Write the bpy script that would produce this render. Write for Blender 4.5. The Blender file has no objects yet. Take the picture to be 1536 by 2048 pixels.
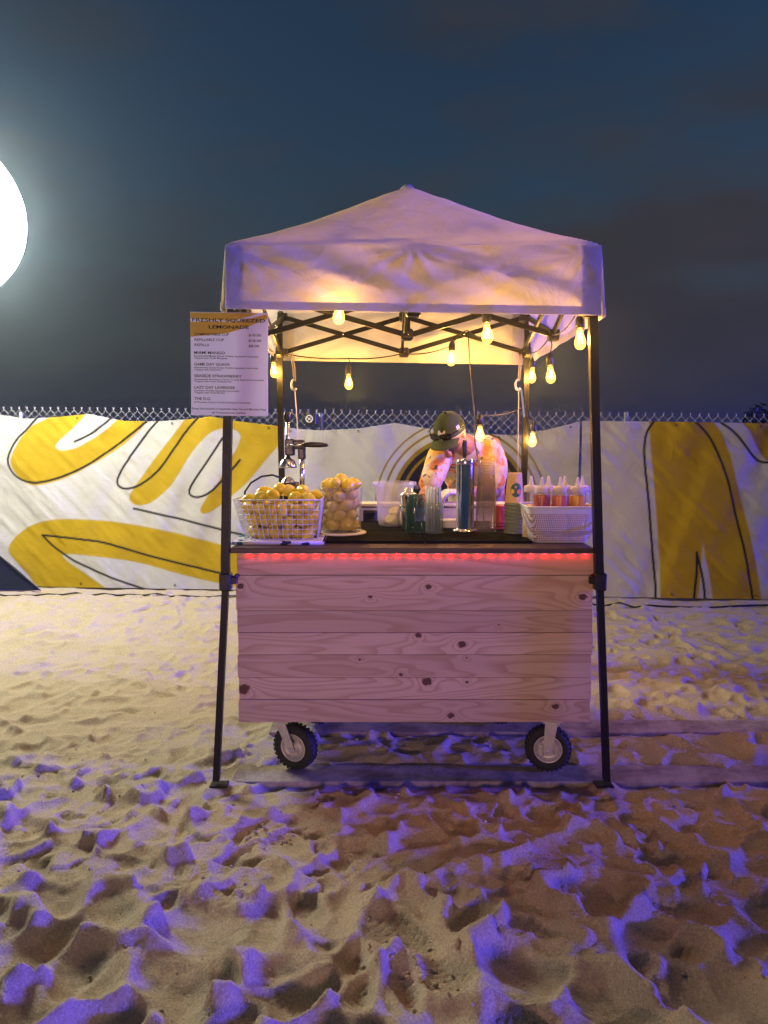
import bpy, bmesh, math, random
import numpy as np
from mathutils import Vector, Matrix, noise as mnoise

R = math.radians
SC = bpy.context.scene
COL = SC.collection
random.seed(7)
RNG = np.random.default_rng(11)

# ------------------------------------------------------------------ camera
CAM_H = 1.43
cam_d = bpy.data.cameras.new('camera')
cam = bpy.data.objects.new('camera', cam_d)
COL.objects.link(cam)
cam.location = (0, 0, CAM_H)
cam.rotation_euler = (R(90) - math.atan(144 / 1479), 0, 0)
cam_d.sensor_fit = 'VERTICAL'
cam_d.sensor_height = 36.0
cam_d.lens = 36.0 * 1479 / 2048
cam_d.clip_start = 0.05
cam_d.clip_end = 3000
SC.camera = cam

# ------------------------------------------------------------------ render look
SC.render.engine = 'CYCLES'
SC.cycles.use_denoising = True
SC.cycles.max_bounces = 8
SC.cycles.diffuse_bounces = 2
SC.cycles.glossy_bounces = 3
SC.cycles.transmission_bounces = 5
SC.cycles.transparent_max_bounces = 24
SC.cycles.caustics_reflective = False
SC.cycles.caustics_refractive = False
SC.cycles.sample_clamp_indirect = 4
SC.view_settings.view_transform = 'Standard'
SC.view_settings.look = 'None'
SC.view_settings.gamma = 1
SC.view_settings.exposure = 0
SC.view_settings.use_curve_mapping = False

# ------------------------------------------------------------------ sky
SUN_DIR = Vector((0.955, -0.125, 0.14)).normalized()      # towards the far violet floodlights
world = bpy.data.worlds.new('World')
SC.world = world
world.use_nodes = True
nt = world.node_tree
nt.nodes.clear()
def WN(t, **k):
    n = nt.nodes.new(t)
    for a, b in k.items():
        setattr(n, a, b)
    return n
w_out = WN('ShaderNodeOutputWorld')
w_bg = WN('ShaderNodeBackground')
w_bg.inputs['Strength'].default_value = 0.165
w_sky = WN('ShaderNodeTexSky', sky_type='NISHITA')
w_sky.sun_disc = False
w_sky.sun_elevation = R(0.6)
w_sky.sun_rotation = R(95)
w_sky.ozone_density = 3.0
w_sky.air_density = 1.2
w_sky.dust_density = 0.3
w_tint = WN('ShaderNodeMix', data_type='RGBA', blend_type='MULTIPLY')
w_tint.inputs[0].default_value = 1.0
w_tint.inputs[7].default_value = (0.86, 0.96, 0.96, 1)
w_tc = WN('ShaderNodeTexCoord')
w_sep = WN('ShaderNodeSeparateXYZ')
w_map = WN('ShaderNodeMapping')
w_map.inputs['Scale'].default_value = (1.0, 1.0, 3.6)
w_map.inputs['Location'].default_value = (2.3, 0.4, 0.35)
w_no = WN('ShaderNodeTexNoise')
w_no.inputs['Scale'].default_value = 2.6
w_no.inputs['Detail'].default_value = 7
w_no.inputs['Roughness'].default_value = 0.55
w_ramp = WN('ShaderNodeValToRGB')
w_ramp.color_ramp.elements[0].position = 0.40
w_ramp.color_ramp.elements[1].position = 0.66
w_el = WN('ShaderNodeMapRange')          # low cloud deck: thick near the horizon all round, thin overhead
w_el.inputs['From Min'].default_value = 0.0
w_el.inputs['From Max'].default_value = 0.42
w_el.inputs['To Min'].default_value = 0.34
w_el.inputs['To Max'].default_value = -0.10
w_add = WN('ShaderNodeMath', operation='ADD')
w_mix = WN('ShaderNodeMix', data_type='RGBA')
w_ccol = WN('ShaderNodeValToRGB')
w_ccol.color_ramp.elements[0].color = (0.16, 0.165, 0.19, 1)
w_ccol.color_ramp.elements[1].color = (0.29, 0.27, 0.29, 1)
w_n2 = WN('ShaderNodeTexNoise')
w_n2.inputs['Scale'].default_value = 5.0
w_n2.inputs['Detail'].default_value = 5
L = nt.links.new
L(w_sky.outputs[0], w_tint.inputs[6])
L(w_tc.outputs['Generated'], w_sep.inputs[0])
L(w_tc.outputs['Generated'], w_map.inputs[0])
L(w_map.outputs[0], w_no.inputs['Vector'])
L(w_map.outputs[0], w_n2.inputs['Vector'])
L(w_sep.outputs['Z'], w_el.inputs['Value'])
L(w_no.outputs[0], w_add.inputs[0])
L(w_el.outputs[0], w_add.inputs[1])
L(w_add.outputs[0], w_ramp.inputs[0])
L(w_ramp.outputs[0], w_mix.inputs[0])
L(w_n2.outputs[0], w_ccol.inputs[0])
L(w_tint.outputs[2], w_mix.inputs[6])
L(w_ccol.outputs[0], w_mix.inputs[7])
L(w_mix.outputs[2], w_bg.inputs[0])
L(w_bg.outputs[0], w_out.inputs[0])

# ------------------------------------------------------------------ far violet floodlight (the one sun lamp)
sun_d = bpy.data.lights.new('sun', 'SUN')
sun_d.energy = 8.0
sun_d.angle = R(5.0)
sun_d.color = (0.085, 0.055, 1.0)
sun = bpy.data.objects.new('sun', sun_d)
COL.objects.link(sun)
sun.rotation_euler = SUN_DIR.to_track_quat('Z', 'Y').to_euler()

# amber stage wash from the rig behind the photographer
wash_d = bpy.data.lights.new('stage_wash_lamp', 'SPOT')
wash_d.energy = 640
wash_d.color = (1.0, 0.57, 0.50)
wash_d.spot_size = R(30)
wash_d.spot_blend = 1.0
wash_d.shadow_soft_size = 0.4
wash = bpy.data.objects.new('stage_wash_lamp', wash_d)
COL.objects.link(wash)
wash.location = (-0.9, -4.0, 1.45)
wash.rotation_euler = (Vector((0.12, 3.1, 0.75)) - wash.location).to_track_quat('-Z', 'Y').to_euler()

# ================================================================== helpers
class MB:
    def __init__(s):
        s.v, s.f, s.sm = [], [], []
    def add(s, vs, fs, smooth=False):
        o = len(s.v)
        s.v += [tuple(p) for p in vs]
        for f in fs:
            s.f.append(tuple(i + o for i in f))
            s.sm.append(smooth)
        return s
    def box(s, c, d, rot=None, b=0.0, seg=1):
        bm = bmesh.new()
        bmesh.ops.create_cube(bm, size=1)
        for v in bm.verts:
            v.co = Vector((v.co.x * d[0], v.co.y * d[1], v.co.z * d[2]))
        if b > 0:
            bmesh.ops.bevel(bm, geom=bm.edges[:], offset=b, segments=seg, profile=0.5, affect='EDGES')
        M = Matrix.Translation(c) @ (rot.to_4x4() if rot is not None else Matrix.Identity(4))
        bm.verts.index_update()
        s.add([M @ v.co for v in bm.verts], [[v.index for v in f.verts] for f in bm.faces], False)
        bm.free()
        return s
    def tube(s, path, r, n=8, caps=True, smooth=True, flat=1.0):
        pts = [Vector(p) for p in path]
        m = len(pts)
        rs = r if isinstance(r, (list, tuple)) else [r] * m
        t0 = (pts[1] - pts[0]).normalized()
        up = Vector((0, 0, 1)) if abs(t0.z) < 0.9 else Vector((0, 1, 0))
        nrm = (up - up.dot(t0) * t0).normalized()
        vs, fs = [], []
        for i in range(m):
            t = (pts[min(i + 1, m - 1)] - pts[max(i - 1, 0)]).normalized()
            nrm = (nrm - nrm.dot(t) * t).normalized()
            bi = t.cross(nrm)
            for k in range(n):
                a = 2 * math.pi * k / n
                vs.append(pts[i] + (nrm * math.cos(a) * flat + bi * math.sin(a)) * rs[i])
        for i in range(m - 1):
            for k in range(n):
                fs.append((i * n + k, i * n + (k + 1) % n, (i + 1) * n + (k + 1) % n, (i + 1) * n + k))
        s.add(vs, fs, smooth)
        if caps:
            o = len(s.v) - len(vs)
            s.f.append(tuple(o + k for k in range(n))[::-1]); s.sm.append(False)
            s.f.append(tuple(o + (m - 1) * n + k for k in range(n))); s.sm.append(False)
        return s
    def bar(s, a, b, w, h):
        """square steel bar from a to b"""
        a, b = Vector(a), Vector(b)
        q = (b - a).to_track_quat('Y', 'Z').to_matrix()
        return s.box((a + b) / 2, (w, (b - a).length, h), q, b=min(w, h) * 0.12)
    def lathe(s, prof, n=24, c=(0, 0, 0), M=None, smooth=True, a0=0.0, a1=2 * math.pi):
        full = abs(a1 - a0 - 2 * math.pi) < 1e-6
        cols = n if full else n + 1
        vs, fs = [], []
        for (r, z) in prof:
            for k in range(cols):
                a = a0 + (a1 - a0) * k / n
                p = Vector((r * math.cos(a), r * math.sin(a), z))
                if M is not None:
                    p = M @ p
                vs.append(p + Vector(c))
        for i in range(len(prof) - 1):
            for k in range(n):
                k2 = (k + 1) % cols if full else k + 1
                fs.append((i * cols + k, i * cols + k2, (i + 1) * cols + k2, (i + 1) * cols + k))
        return s.add(vs, fs, smooth)
    def ball(s, c, r, n=16, m=10, M=None):
        prof = [(max(1e-4, math.sin(math.pi * i / m)), -math.cos(math.pi * i / m)) for i in range(m + 1)]
        S = Matrix.Diagonal(r if hasattr(r, '__len__') else (r, r, r))
        return s.lathe(prof, n, c, (M @ S) if M is not None else S)
    def grid(s, fn, nu, nv, smooth=True):
        vs = [fn(i / nu, j / nv) for j in range(nv + 1) for i in range(nu + 1)]
        fs = [(j * (nu + 1) + i, j * (nu + 1) + i + 1, (j + 1) * (nu + 1) + i + 1, (j + 1) * (nu + 1) + i)
              for j in range(nv) for i in range(nu)]
        return s.add(vs, fs, smooth)
    def mesh(s, name, mat=None, off=(0, 0, 0)):
        me = bpy.data.meshes.new(name)
        o = Vector(off)
        me.from_pydata([tuple(Vector(p) - o) for p in s.v], [], s.f)
        me.polygons.foreach_set('use_smooth', s.sm)
        if mat is not None:
            me.materials.append(mat)
        me.update()
        return me

def origin(o):
    p = Vector((0, 0, 0))
    while o is not None:
        p += o.location
        o = o.parent
    return p

def link(name, me, parent=None):
    o = bpy.data.objects.new(name, me)
    COL.objects.link(o)
    o.parent = parent
    return o

def tag(o, label=None, cat=None, group=None, kind=None):
    if label: o['label'] = label
    if cat: o['category'] = cat
    if group: o['group'] = group
    if kind: o['kind'] = kind
    return o

def thing(name, label, cat, loc=(0, 0, 0), group=None):
    o = link(name, None)
    o.location = loc
    o.empty_display_size = 0.1
    return tag(o, label, cat, group)

def part(mb, name, mat, parent):
    """mesh given in world coordinates, child of parent"""
    return link(name, mb.mesh(name, mat, origin(parent)), parent)

def solo(mb, name, mat, label, cat, loc=(0, 0, 0), group=None, kind=None):
    o = link(name, mb.mesh(name, mat, loc))
    o.location = loc
    return tag(o, label, cat, group, kind)

def put(me, name, parent=None, loc=(0, 0, 0), rot=(0, 0, 0), sc=1.0):
    o = link(name, me, parent)
    o.location = loc
    o.rotation_euler = rot
    o.scale = (sc, sc, sc) if not hasattr(sc, '__len__') else sc
    return o

def copy_tree(src, parent=None):
    c = src.copy()
    COL.objects.link(c)
    c.parent = parent
    for ch in src.children:
        copy_tree(ch, c)
    return c

# ------------------------------------------------------------------ materials
class NT:
    def __init__(s, name):
        s.m = bpy.data.materials.new(name)
        s.m.use_nodes = True
        s.t = s.m.node_tree
        s.t.nodes.clear()
        s.out = s.n('ShaderNodeOutputMaterial')
    def n(s, t, **k):
        x = s.t.nodes.new(t)
        for a, b in k.items():
            setattr(x, a, b)
        return x
    def l(s, a, b):
        s.t.links.new(a, b)
    def setv(s, sock, v):
        if hasattr(v, 'is_output'):
            s.l(v, sock)
        elif hasattr(v, '__len__') and len(v) == 3 and sock.type == 'RGBA':
            sock.default_value = (*v, 1)
        else:
            sock.default_value = v
    def math(s, op, a, b=None, c=None):
        x = s.n('ShaderNodeMath', operation=op)
        for i, v in enumerate((a, b, c)):
            if v is not None:
                s.setv(x.inputs[i], v)
        return x.outputs[0]
    def noise(s, scale, detail=3, rough=0.5, vec=None, mscale=None, seed=0.0, out=0, dist=0.0):
        x = s.n('ShaderNodeTexNoise')
        x.inputs['Scale'].default_value = scale
        x.inputs['Detail'].default_value = detail
        x.inputs['Roughness'].default_value = rough
        x.inputs['Distortion'].default_value = dist
        v = vec if vec is not None else s.coord()
        mp = s.n('ShaderNodeMapping')
        if mscale: mp.inputs['Scale'].default_value = mscale
        mp.inputs['Location'].default_value = (seed * 3.1, seed * 1.7, seed * 2.3)
        s.l(v, mp.inputs[0])
        s.l(mp.outputs[0], x.inputs['Vector'])
        return x.outputs[out]
    def coord(s, which='Object'):
        return s.n('ShaderNodeTexCoord').outputs[which]
    def ramp(s, fac, stops):
        x = s.n('ShaderNodeValToRGB')
        e = x.color_ramp.elements
        while len(e) < len(stops):
            e.new(0.5)
        for el, (p, c) in zip(e, stops):
            el.position = p
            el.color = (*c, 1) if len(c) == 3 else c
        s.l(fac, x.inputs[0])
        return x.outputs[0]
    def mix(s, fac, a, b, blend='MIX'):
        x = s.n('ShaderNodeMix', data_type='RGBA', blend_type=blend)
        s.setv(x.inputs[0], fac); s.setv(x.inputs[6], a); s.setv(x.inputs[7], b)
        return x.outputs[2]
    def rng(s, v, a, b, c, d):
        x = s.n('ShaderNodeMapRange')
        s.setv(x.inputs['Value'], v)
        for k, q in zip(('From Min', 'From Max', 'To Min', 'To Max'), (a, b, c, d)):
            x.inputs[k].default_value = q
        return x.outputs[0]
    def bump(s, h, strength=0.3, dist=0.01, normal=None):
        x = s.n('ShaderNodeBump')
        x.inputs['Strength'].default_value = strength
        x.inputs['Distance'].default_value = dist
        s.l(h, x.inputs['Height'])
        if normal is not None: s.l(normal, x.inputs['Normal'])
        return x.outputs[0]
    def pbsdf(s, col, rough=0.5, metal=0.0, normal=None, spec=0.5, **k):
        x = s.n('ShaderNodeBsdfPrincipled')
        s.setv(x.inputs['Base Color'], col)
        s.setv(x.inputs['Roughness'], rough)
        s.setv(x.inputs['Metallic'], metal)
        s.setv(x.inputs['Specular IOR Level'], spec)
        for a, b in k.items():
            s.setv(x.inputs[a.replace('_', ' ')], b)
        if normal is not None: s.l(normal, x.inputs['Normal'])
        return x.outputs[0]
    def mixs(s, fac, a, b):
        x = s.n('ShaderNodeMixShader')
        s.setv(x.inputs[0], fac)
        s.l(a, x.inputs[1]); s.l(b, x.inputs[2])
        return x.outputs[0]
    def adds(s, a, b):
        x = s.n('ShaderNodeAddShader')
        s.l(a, x.inputs[0]); s.l(b, x.inputs[1])
        return x.outputs[0]
    def done(s, sh):
        s.l(sh, s.out.inputs[0])
        return s.m

def simple(name, col, rough=0.5, metal=0.0, var=0.15, scale=30, bump=0.0, spec=0.5, **k):
    t = NT(name)
    n = t.noise(scale, 4, 0.6)
    lo = tuple(c * (1 - var) for c in col)
    hi = tuple(min(1, c * (1 + var)) for c in col)
    c = t.ramp(n, [(0.3, lo), (0.7, hi)])
    r = t.rng(n, 0.3, 0.7, max(0.02, rough - 0.08), min(1, rough + 0.08))
    nm = t.bump(n, bump, 0.004) if bump else None
    return t.done(t.pbsdf(c, r, metal, nm, spec, **k))

def cloth(name, col, trans=0.45, wr=0.35, wscale=7, attr=None, weave=True, stain=0.22):
    t = NT(name)
    if attr:
        a = t.n('ShaderNodeVertexColor', layer_name=attr)
        base = a.outputs[0]
    else:
        base = col
    st = t.noise(3.0, 5, 0.6)
    c = t.mix(t.rng(st, 0.35, 0.7, 0.0, stain), base, (0.42, 0.40, 0.38), 'MULTIPLY')
    w1 = t.noise(wscale, 4, 0.55, dist=1.2)
    nm = t.bump(w1, wr, 0.03)
    cr = t.math('POWER', t.math('SUBTRACT', 1.0, t.math('ABSOLUTE', t.rng(t.noise(wscale * 0.9, 3, 0.5, dist=0.6, seed=3), 0.2, 0.8, -1.0, 1.0))), 14.0)
    nm = t.bump(cr, wr * 0.4, 0.006, nm)
    if weave:
        w2 = t.noise(420, 1, 0.5)
        nm = t.bump(w2, 0.08, 0.002, nm)
    d = t.pbsdf(c, 0.75, 0, nm, 0.25)
    tr = t.n('ShaderNodeBsdfTranslucent')
    t.l(c, tr.inputs['Color'])
    t.l(nm, tr.inputs['Normal'])
    return t.done(t.mixs(trans, d, tr.outputs[0]))

def clear(name, tint, alpha=0.25, rough=0.15, trans=0.5):
    """thin see-through plastic or glass: mostly transparent, some body, glossy rim"""
    t = NT(name)
    tp = t.n('ShaderNodeBsdfTransparent')
    t.setv(tp.inputs[0], tuple(0.72 + 0.28 * c for c in tint))
    d = t.pbsdf(tint, rough, 0, None, 0.6)
    tr = t.n('ShaderNodeBsdfTranslucent')
    t.setv(tr.inputs[0], tint)
    body = t.mixs(trans, d, tr.outputs[0])
    gl = t.n('ShaderNodeBsdfGlossy')
    gl.inputs['Roughness'].default_value = rough
    lw = t.n('ShaderNodeLayerWeight')
    lw.inputs[0].default_value = 0.35
    a = t.mixs(alpha, tp.outputs[0], body)
    f = t.rng(lw.outputs['Facing'], 0.35, 1.0, 0.04, 0.45)
    return t.done(t.mixs(f, a, t.mixs(0.5, body, gl.outputs[0])))

def emit(name, col, s):
    t = NT(name)
    e = t.n('ShaderNodeEmission')
    t.setv(e.inputs[0], col)
    e.inputs[1].default_value = s
    return t.done(e.outputs[0])

def sand_mat():
    t = NT('dry_beach_sand')
    P = t.coord()
    big = t.noise(1.3, 4, 0.6, P)
    mid = t.noise(9, 5, 0.65, P)
    fine = t.noise(330, 2, 0.6, P)
    c = t.ramp(big, [(0.3, (0.46, 0.40, 0.285)), (0.7, (0.56, 0.49, 0.35))])
    c = t.mix(t.rng(mid, 0.3, 0.75, 0.0, 0.5), c, (0.44, 0.37, 0.26))
    c = t.mix(t.rng(fine, 0.35, 0.70, 0.0, 0.9), c, (0.68, 0.58, 0.42))
    c = t.mix(t.rng(t.noise(230, 2, 0.6, P, None, 4), 0.55, 0.75, 0.0, 0.7), c, (0.24, 0.19, 0.13))
    g2 = t.noise(125, 3, 0.7, P, None, 6)
    c = t.mix(t.rng(g2, 0.42, 0.66, 0.0, 0.55), c, (0.29, 0.24, 0.165))
    c = t.mix(t.rng(g2, 0.60, 0.36, 0.6, 0.0) if False else t.rng(g2, 0.25, 0.42, 0.6, 0.0), c, (0.74, 0.66, 0.50))
    sp = t.n('ShaderNodeTexVoronoi')
    sp.inputs['Scale'].default_value = 90
    t.l(P, sp.inputs['Vector'])
    dots = t.math('LESS_THAN', sp.outputs['Distance'], 0.10)
    c = t.mix(t.math('MULTIPLY', dots, 0.35), c, (0.10, 0.08, 0.06))
    n0 = t.noise(26, 5, 0.7, P)
    nm = t.bump(n0, 0.42, 0.025)
    nm = t.bump(t.noise(120, 3, 0.6, P), 0.40, 0.006, nm)
    nm = t.bump(g2, 0.55, 0.006, nm)
    nm = t.bump(fine, 0.8, 0.004, nm)
    return t.done(t.pbsdf(c, 0.9, 0, nm, 0.25))

def wood_mat(name, seed, knots=(), base=((0.66, 0.48, 0.31), (0.47, 0.30, 0.175)), freq=11.0):
    """pine board: growth-ring contours of a stretched field, bent round knots"""
    t = NT(name)
    P = t.coord()
    f = t.noise(1.0, 1.5, 0.4, P, (0.9, 3.0, 8.5), seed)
    field = t.math('MULTIPLY', f, freq)
    dark = None
    for (kx, kz, kr) in knots:
        sb = t.n('ShaderNodeVectorMath', operation='SUBTRACT')
        t.l(P, sb.inputs[0]); sb.inputs[1].default_value = (kx, 0, kz)
        ml = t.n('ShaderNodeVectorMath', operation='MULTIPLY')
        t.l(sb.outputs[0], ml.inputs[0]); ml.inputs[1].default_value = (0.75 / kr, 0, 1.0 / kr)
        ln = t.n('ShaderNodeVectorMath', operation='LENGTH')
        t.l(ml.outputs[0], ln.inputs[0])
        d = ln.outputs[1]
        g = t.math('DIVIDE', 3.2, t.math('ADD', t.math('MULTIPLY', t.math('MULTIPLY', d, d), 0.30), 1.0))
        field = t.math('ADD', field, g)
        wob = t.math('ADD', d, t.rng(t.noise(70, 2, 0.5, P, None, seed + kx), 0.3, 0.7, -0.25, 0.25))
        k = t.rng(wob, 0.75, 1.1, 1.0, 0.0)
        dark = k if dark is None else t.math('MAXIMUM', dark, k)
    ring = t.math('FRACT', field)
    c = t.ramp(ring, [(0.0, base[0]), (0.45, base[0]), (0.86, base[1]), (0.94, base[1]), (1.0, base[0])])
    fib = t.noise(1.0, 4, 0.6, P, (6, 40, 260), seed + 5)
    c = t.mix(t.rng(fib, 0.3, 0.75, 0.0, 0.35), c, tuple(x * 0.62 for x in base[1]))
    broad = t.noise(1.0, 2, 0.5, P, (0.7, 1, 5), seed + 9)
    c = t.mix(t.rng(broad, 0.3, 0.7, 0.0, 0.45), c, tuple(x * 0.9 for x in base[1]))
    if dark is not None:
        c = t.mix(dark, c, t.ramp(t.noise(120, 3, 0.6, P), [(0.3, (0.055, 0.022, 0.014)), (0.75, (0.17, 0.075, 0.04))]))
    nm = t.bump(fib, 0.10, 0.002)
    nm = t.bump(ring, 0.05, 0.002, nm)
    return t.done(t.pbsdf(c, 0.62, 0, nm, 0.35))

M = {}
M['black_steel'] = simple('black_powder_coat', (0.006, 0.006, 0.007), 0.42, 0, 0.3, 60, 0.05, 0.3)
M['galv'] = simple('galvanised_steel', (0.46, 0.47, 0.48), 0.42, 0.85, 0.2, 40)
M['galv_wire'] = simple('weathered_zinc_wire', (0.52, 0.52, 0.53), 0.55, 0.15, 0.1, 40)
M['zinc'] = simple('zinc_bracket', (0.62, 0.60, 0.57), 0.45, 0.35, 0.15, 50)
M['rubber'] = simple('tyre_rubber', (0.022, 0.022, 0.024), 0.75, 0, 0.3, 90, 0.2)
M['mat_rubber'] = simple('bar_mat_rubber', (0.008, 0.008, 0.009), 0.8, 0, 0.3, 50, 0, 0.08)
M['canopy'] = cloth('canopy_polyester', (0.72, 0.70, 0.68), 0.33, 0.26, 5, stain=0.06)
M['patch'] = cloth('canopy_corner_patch', (0.66, 0.65, 0.64), 0.24, 0.3, 9)
M['sand'] = sand_mat()
M['black_plastic'] = simple('black_plastic', (0.014, 0.014, 0.015), 0.35)
M['cord'] = simple('black_cord', (0.010, 0.010, 0.010), 0.5)
M['steel'] = simple('brushed_steel', (0.66, 0.66, 0.67), 0.20, 1.0, 0.06, 30)
M['chrome'] = simple('polished_steel_tower', (0.60, 0.60, 0.62), 0.12, 1.0, 0.05, 12)
M['white_plastic'] = simple('white_plastic', (0.74, 0.73, 0.72), 0.45, 0, 0.05, 40)
M['white_wire'] = simple('white_coated_wire', (0.72, 0.71, 0.70), 0.4, 0, 0.06, 60)
M['counter'] = simple('dark_walnut_counter', (0.055, 0.026, 0.020), 0.45, 0, 0.35, 14, 0.05)
M['dark_frame'] = simple('dark_frame_wood', (0.16, 0.11, 0.07), 0.7, 0, 0.3, 12)

# ================================================================== sand
def vnoise(x, y, seed):
    xi = np.floor(x).astype(np.int64); yi = np.floor(y).astype(np.int64)
    fx = x - xi; fy = y - yi
    fx = fx * fx * fx * (fx * (fx * 6 - 15) + 10); fy = fy * fy * fy * (fy * (fy * 6 - 15) + 10)
    def h(a, b):
        n = (a * 374761393 + b * 668265263 + seed * 1442695041) & 0xffffffff
        n = ((n ^ (n >> 13)) * 1274126177) & 0xffffffff
        return ((n ^ (n >> 16)) & 0xffff) / 65535.0
    return ((h(xi, yi) * (1 - fx) + h(xi + 1, yi) * fx) * (1 - fy) +
            (h(xi, yi + 1) * (1 - fx) + h(xi + 1, yi + 1) * fx) * fy) * 2 - 1

def spaced(*segs):
    out = [segs[0][0]]
    for a, b, d in segs:
        n = max(1, int(round((b - a) / d)))
        out += list(np.linspace(a, b, n + 1)[1:])
    return np.array(out)

GZ = -0.02
FENCE_K = -0.087
def fence_y(X):
    return 6.885 + FENCE_K * X

xs = spaced((-500, -60, 80), (-60, -12, 6), (-12, -5.2, 0.4), (-5.2, -2.3, 0.028), (-2.3, 2.3, 0.0115), (2.3, 5.2, 0.028), (5.2, 12, 0.4), (12, 60, 6), (60, 500, 80))
ys = spaced((-400, -40, 60), (-40, -4, 4), (-4, 0.6, 0.15), (0.6, 1.2, 0.03), (1.2, 2.7, 0.0095), (2.7, 4.6, 0.013), (4.6, 8.2, 0.022), (8.2, 14, 0.4), (14, 60, 6), (60, 700, 90))
XX, YY = np.meshgrid(xs, ys)
act = np.clip((6.5 - np.abs(XX)) / 2.5, 0, 1) * np.clip((YY + 1) / 1.5, 0, 1) * np.clip((9.5 - YY) / 1.5, 0, 1)
wx = XX + 0.10 * vnoise(XX * 2.3, YY * 2.3, 21); wy = YY + 0.10 * vnoise(XX * 2.3, YY * 2.3, 22)
near = np.clip((3.6 - YY) / 1.6, 0, 1)
HH = (0.020 * vnoise(wx * 1.1, wy * 1.1, 1) + (0.010 + 0.012 * near) * vnoise(wx * 3.1, wy * 3.1, 2)
      + (0.004 + 0.006 * near) * vnoise(wx * 7.0, wy * 7.0, 3))
def ridged(x, y, seed):
    return 1.0 - 2.0 * np.abs(vnoise(x, y, seed))
HH += (0.35 + 0.65 * near) * (0.020 * ridged(wx * 2.4, wy * 2.9, 61) + 0.012 * ridged(wx * 5.5 + 9, wy * 6.0, 62))
HH *= act

def stamp(px, py, ang, lx, ly, dep, rim, tread=0.0, heel=True):
    rad = max(lx, ly) * 1.9
    i0, i1 = np.searchsorted(xs, [px - rad, px + rad]); j0, j1 = np.searchsorted(ys, [py - rad, py + rad])
    if i1 - i0 < 3 or j1 - j0 < 3: return
    X = XX[j0:j1, i0:i1] - px; Y = YY[j0:j1, i0:i1] - py
    ca, sa = math.cos(ang), math.sin(ang)
    u = (X * ca + Y * sa) / lx; v = (-X * sa + Y * ca) / ly
    v = v * (1.0 + 0.25 * np.clip(np.sin(u * 2.6), -1, 1))
    u = u + 0.12 * vnoise(XX[j0:j1, i0:i1] * 6, YY[j0:j1, i0:i1] * 6, 5)
    v = v + 0.16 * vnoise(XX[j0:j1, i0:i1] * 7, YY[j0:j1, i0:i1] * 7, 6)
    r = np.sqrt(u * u + v * v)
    H = HH[j0:j1, i0:i1]
    inside = r < 1.25
    loc = H[inside].mean() if inside.any() else 0
    bowl = 0.55 * loc - dep * np.clip(1 - r ** 2.4, 0, 1) * (1 + 0.3 * u)
    if tread > 0:
        bowl = bowl + tread * np.sin(u * lx * 2 * math.pi / 0.024) * np.clip((0.85 - r) * 6, 0, 1)
    w = np.clip((1.10 - r) / 0.28, 0, 1); w = w * w * (3 - 2 * w)
    ring = rim * np.exp(-((r - 1.15) / 0.30) ** 2)
    HH[j0:j1, i0:i1] = H * (1 - w) + bowl * w + ring * (1 - w)

for k in range(2700):
    py = 0.4 + 6.9 * RNG.random() ** 1.15
    px = RNG.uniform(-1, 1) * (1.3 + 0.72 * py)
    near_k = max(0.0, min(1.0, (4.3 - py) / 2.2))
    s = RNG.uniform(0.60, 1.10) + 0.30 * near_k * RNG.random()
    dep = (0.018 + 0.030 * near_k) * RNG.uniform(0.5, 1.25)
    stamp(px, py, RNG.uniform(0, math.pi * 2), 0.135 * s, 0.062 * s * RNG.uniform(0.85, 1.5), dep,
          dep * RNG.uniform(0.12, 0.32), 0.0045 if RNG.random() < 0.28 else 0.0)
for k in range(1500):
    py = 2.3 + 5.0 * RNG.random()
    px = RNG.uniform(-1, 1) * (0.9 + 0.62 * py)
    s = RNG.uniform(0.30, 0.85)
    dep = 0.016 * s * RNG.uniform(0.6, 1.5)
    stamp(px, py, RNG.uniform(0, math.pi * 2), 0.12 * s, 0.07 * s * RNG.uniform(0.8, 1.5), dep, dep * 0.35, 0.0)
HH = np.where(HH > 0.02, 0.02 + 0.03 * np.tanh((HH - 0.02) / 0.03), HH)
def blur(A):
    B = A.copy()
    B[1:-1] = 0.25 * A[:-2] + 0.5 * A[1:-1] + 0.25 * A[2:]
    C = B.copy()
    C[:, 1:-1] = 0.25 * B[:, :-2] + 0.5 * B[:, 1:-1] + 0.25 * B[:, 2:]
    return C
HH += act * (0.0045 * (0.5 + 0.5 * near) * (ridged(wx * 10, wy * 11, 71) - 0.4) * 0.6 + (0.003 + 0.002 * near) * vnoise(wx * 17, wy * 17, 31) + 0.0026 * near * vnoise(wx * 41, wy * 41, 32) + 0.0015 * near * vnoise(wx * 75, wy * 75, 33))
def flatten(x0, x1, y0, y1, z, soft, amt=1.0, keep=0.25):
    dx = np.maximum(np.maximum(x0 - XX, XX - x1), 0); dy = np.maximum(np.maximum(y0 - YY, YY - y1), 0)
    w = np.clip(1 - np.sqrt(dx * dx + dy * dy) / soft, 0, 1); w = w * w * (3 - 2 * w) * amt
    HH[:] = HH * (1 - w * (1 - keep)) + z * w
flatten(-0.66, 4.0, 3.05, 3.19, -0.033, 0.12, 1.0, 0.55)        # bed of the front board
flatten(-0.7, 4.0, 3.60, 3.76, -0.033, 0.12, 1.0, 0.55)         # bed of the rear board
flatten(-0.735, -0.685, 2.97, 3.03, 0.0, 0.07, 1.0, 0.1)
flatten(0.915, 0.965, 2.97, 3.03, 0.0, 0.07, 1.0, 0.1)
for X0 in (-0.63, 0.865):
    flatten(X0 - 0.05, X0 + 0.05, 4.48, 4.58, 0.0, 0.08, 1.0, 0.1)
fy = fence_y(XX)
w = np.clip(1 - np.abs(YY - fy) / 0.30, 0, 1)
HH = HH * (1 - 0.7 * w) + 0.025 * w * (1 + vnoise(XX * 2.2, YY * 2.2, 77))
ZZ = HH + GZ
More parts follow.
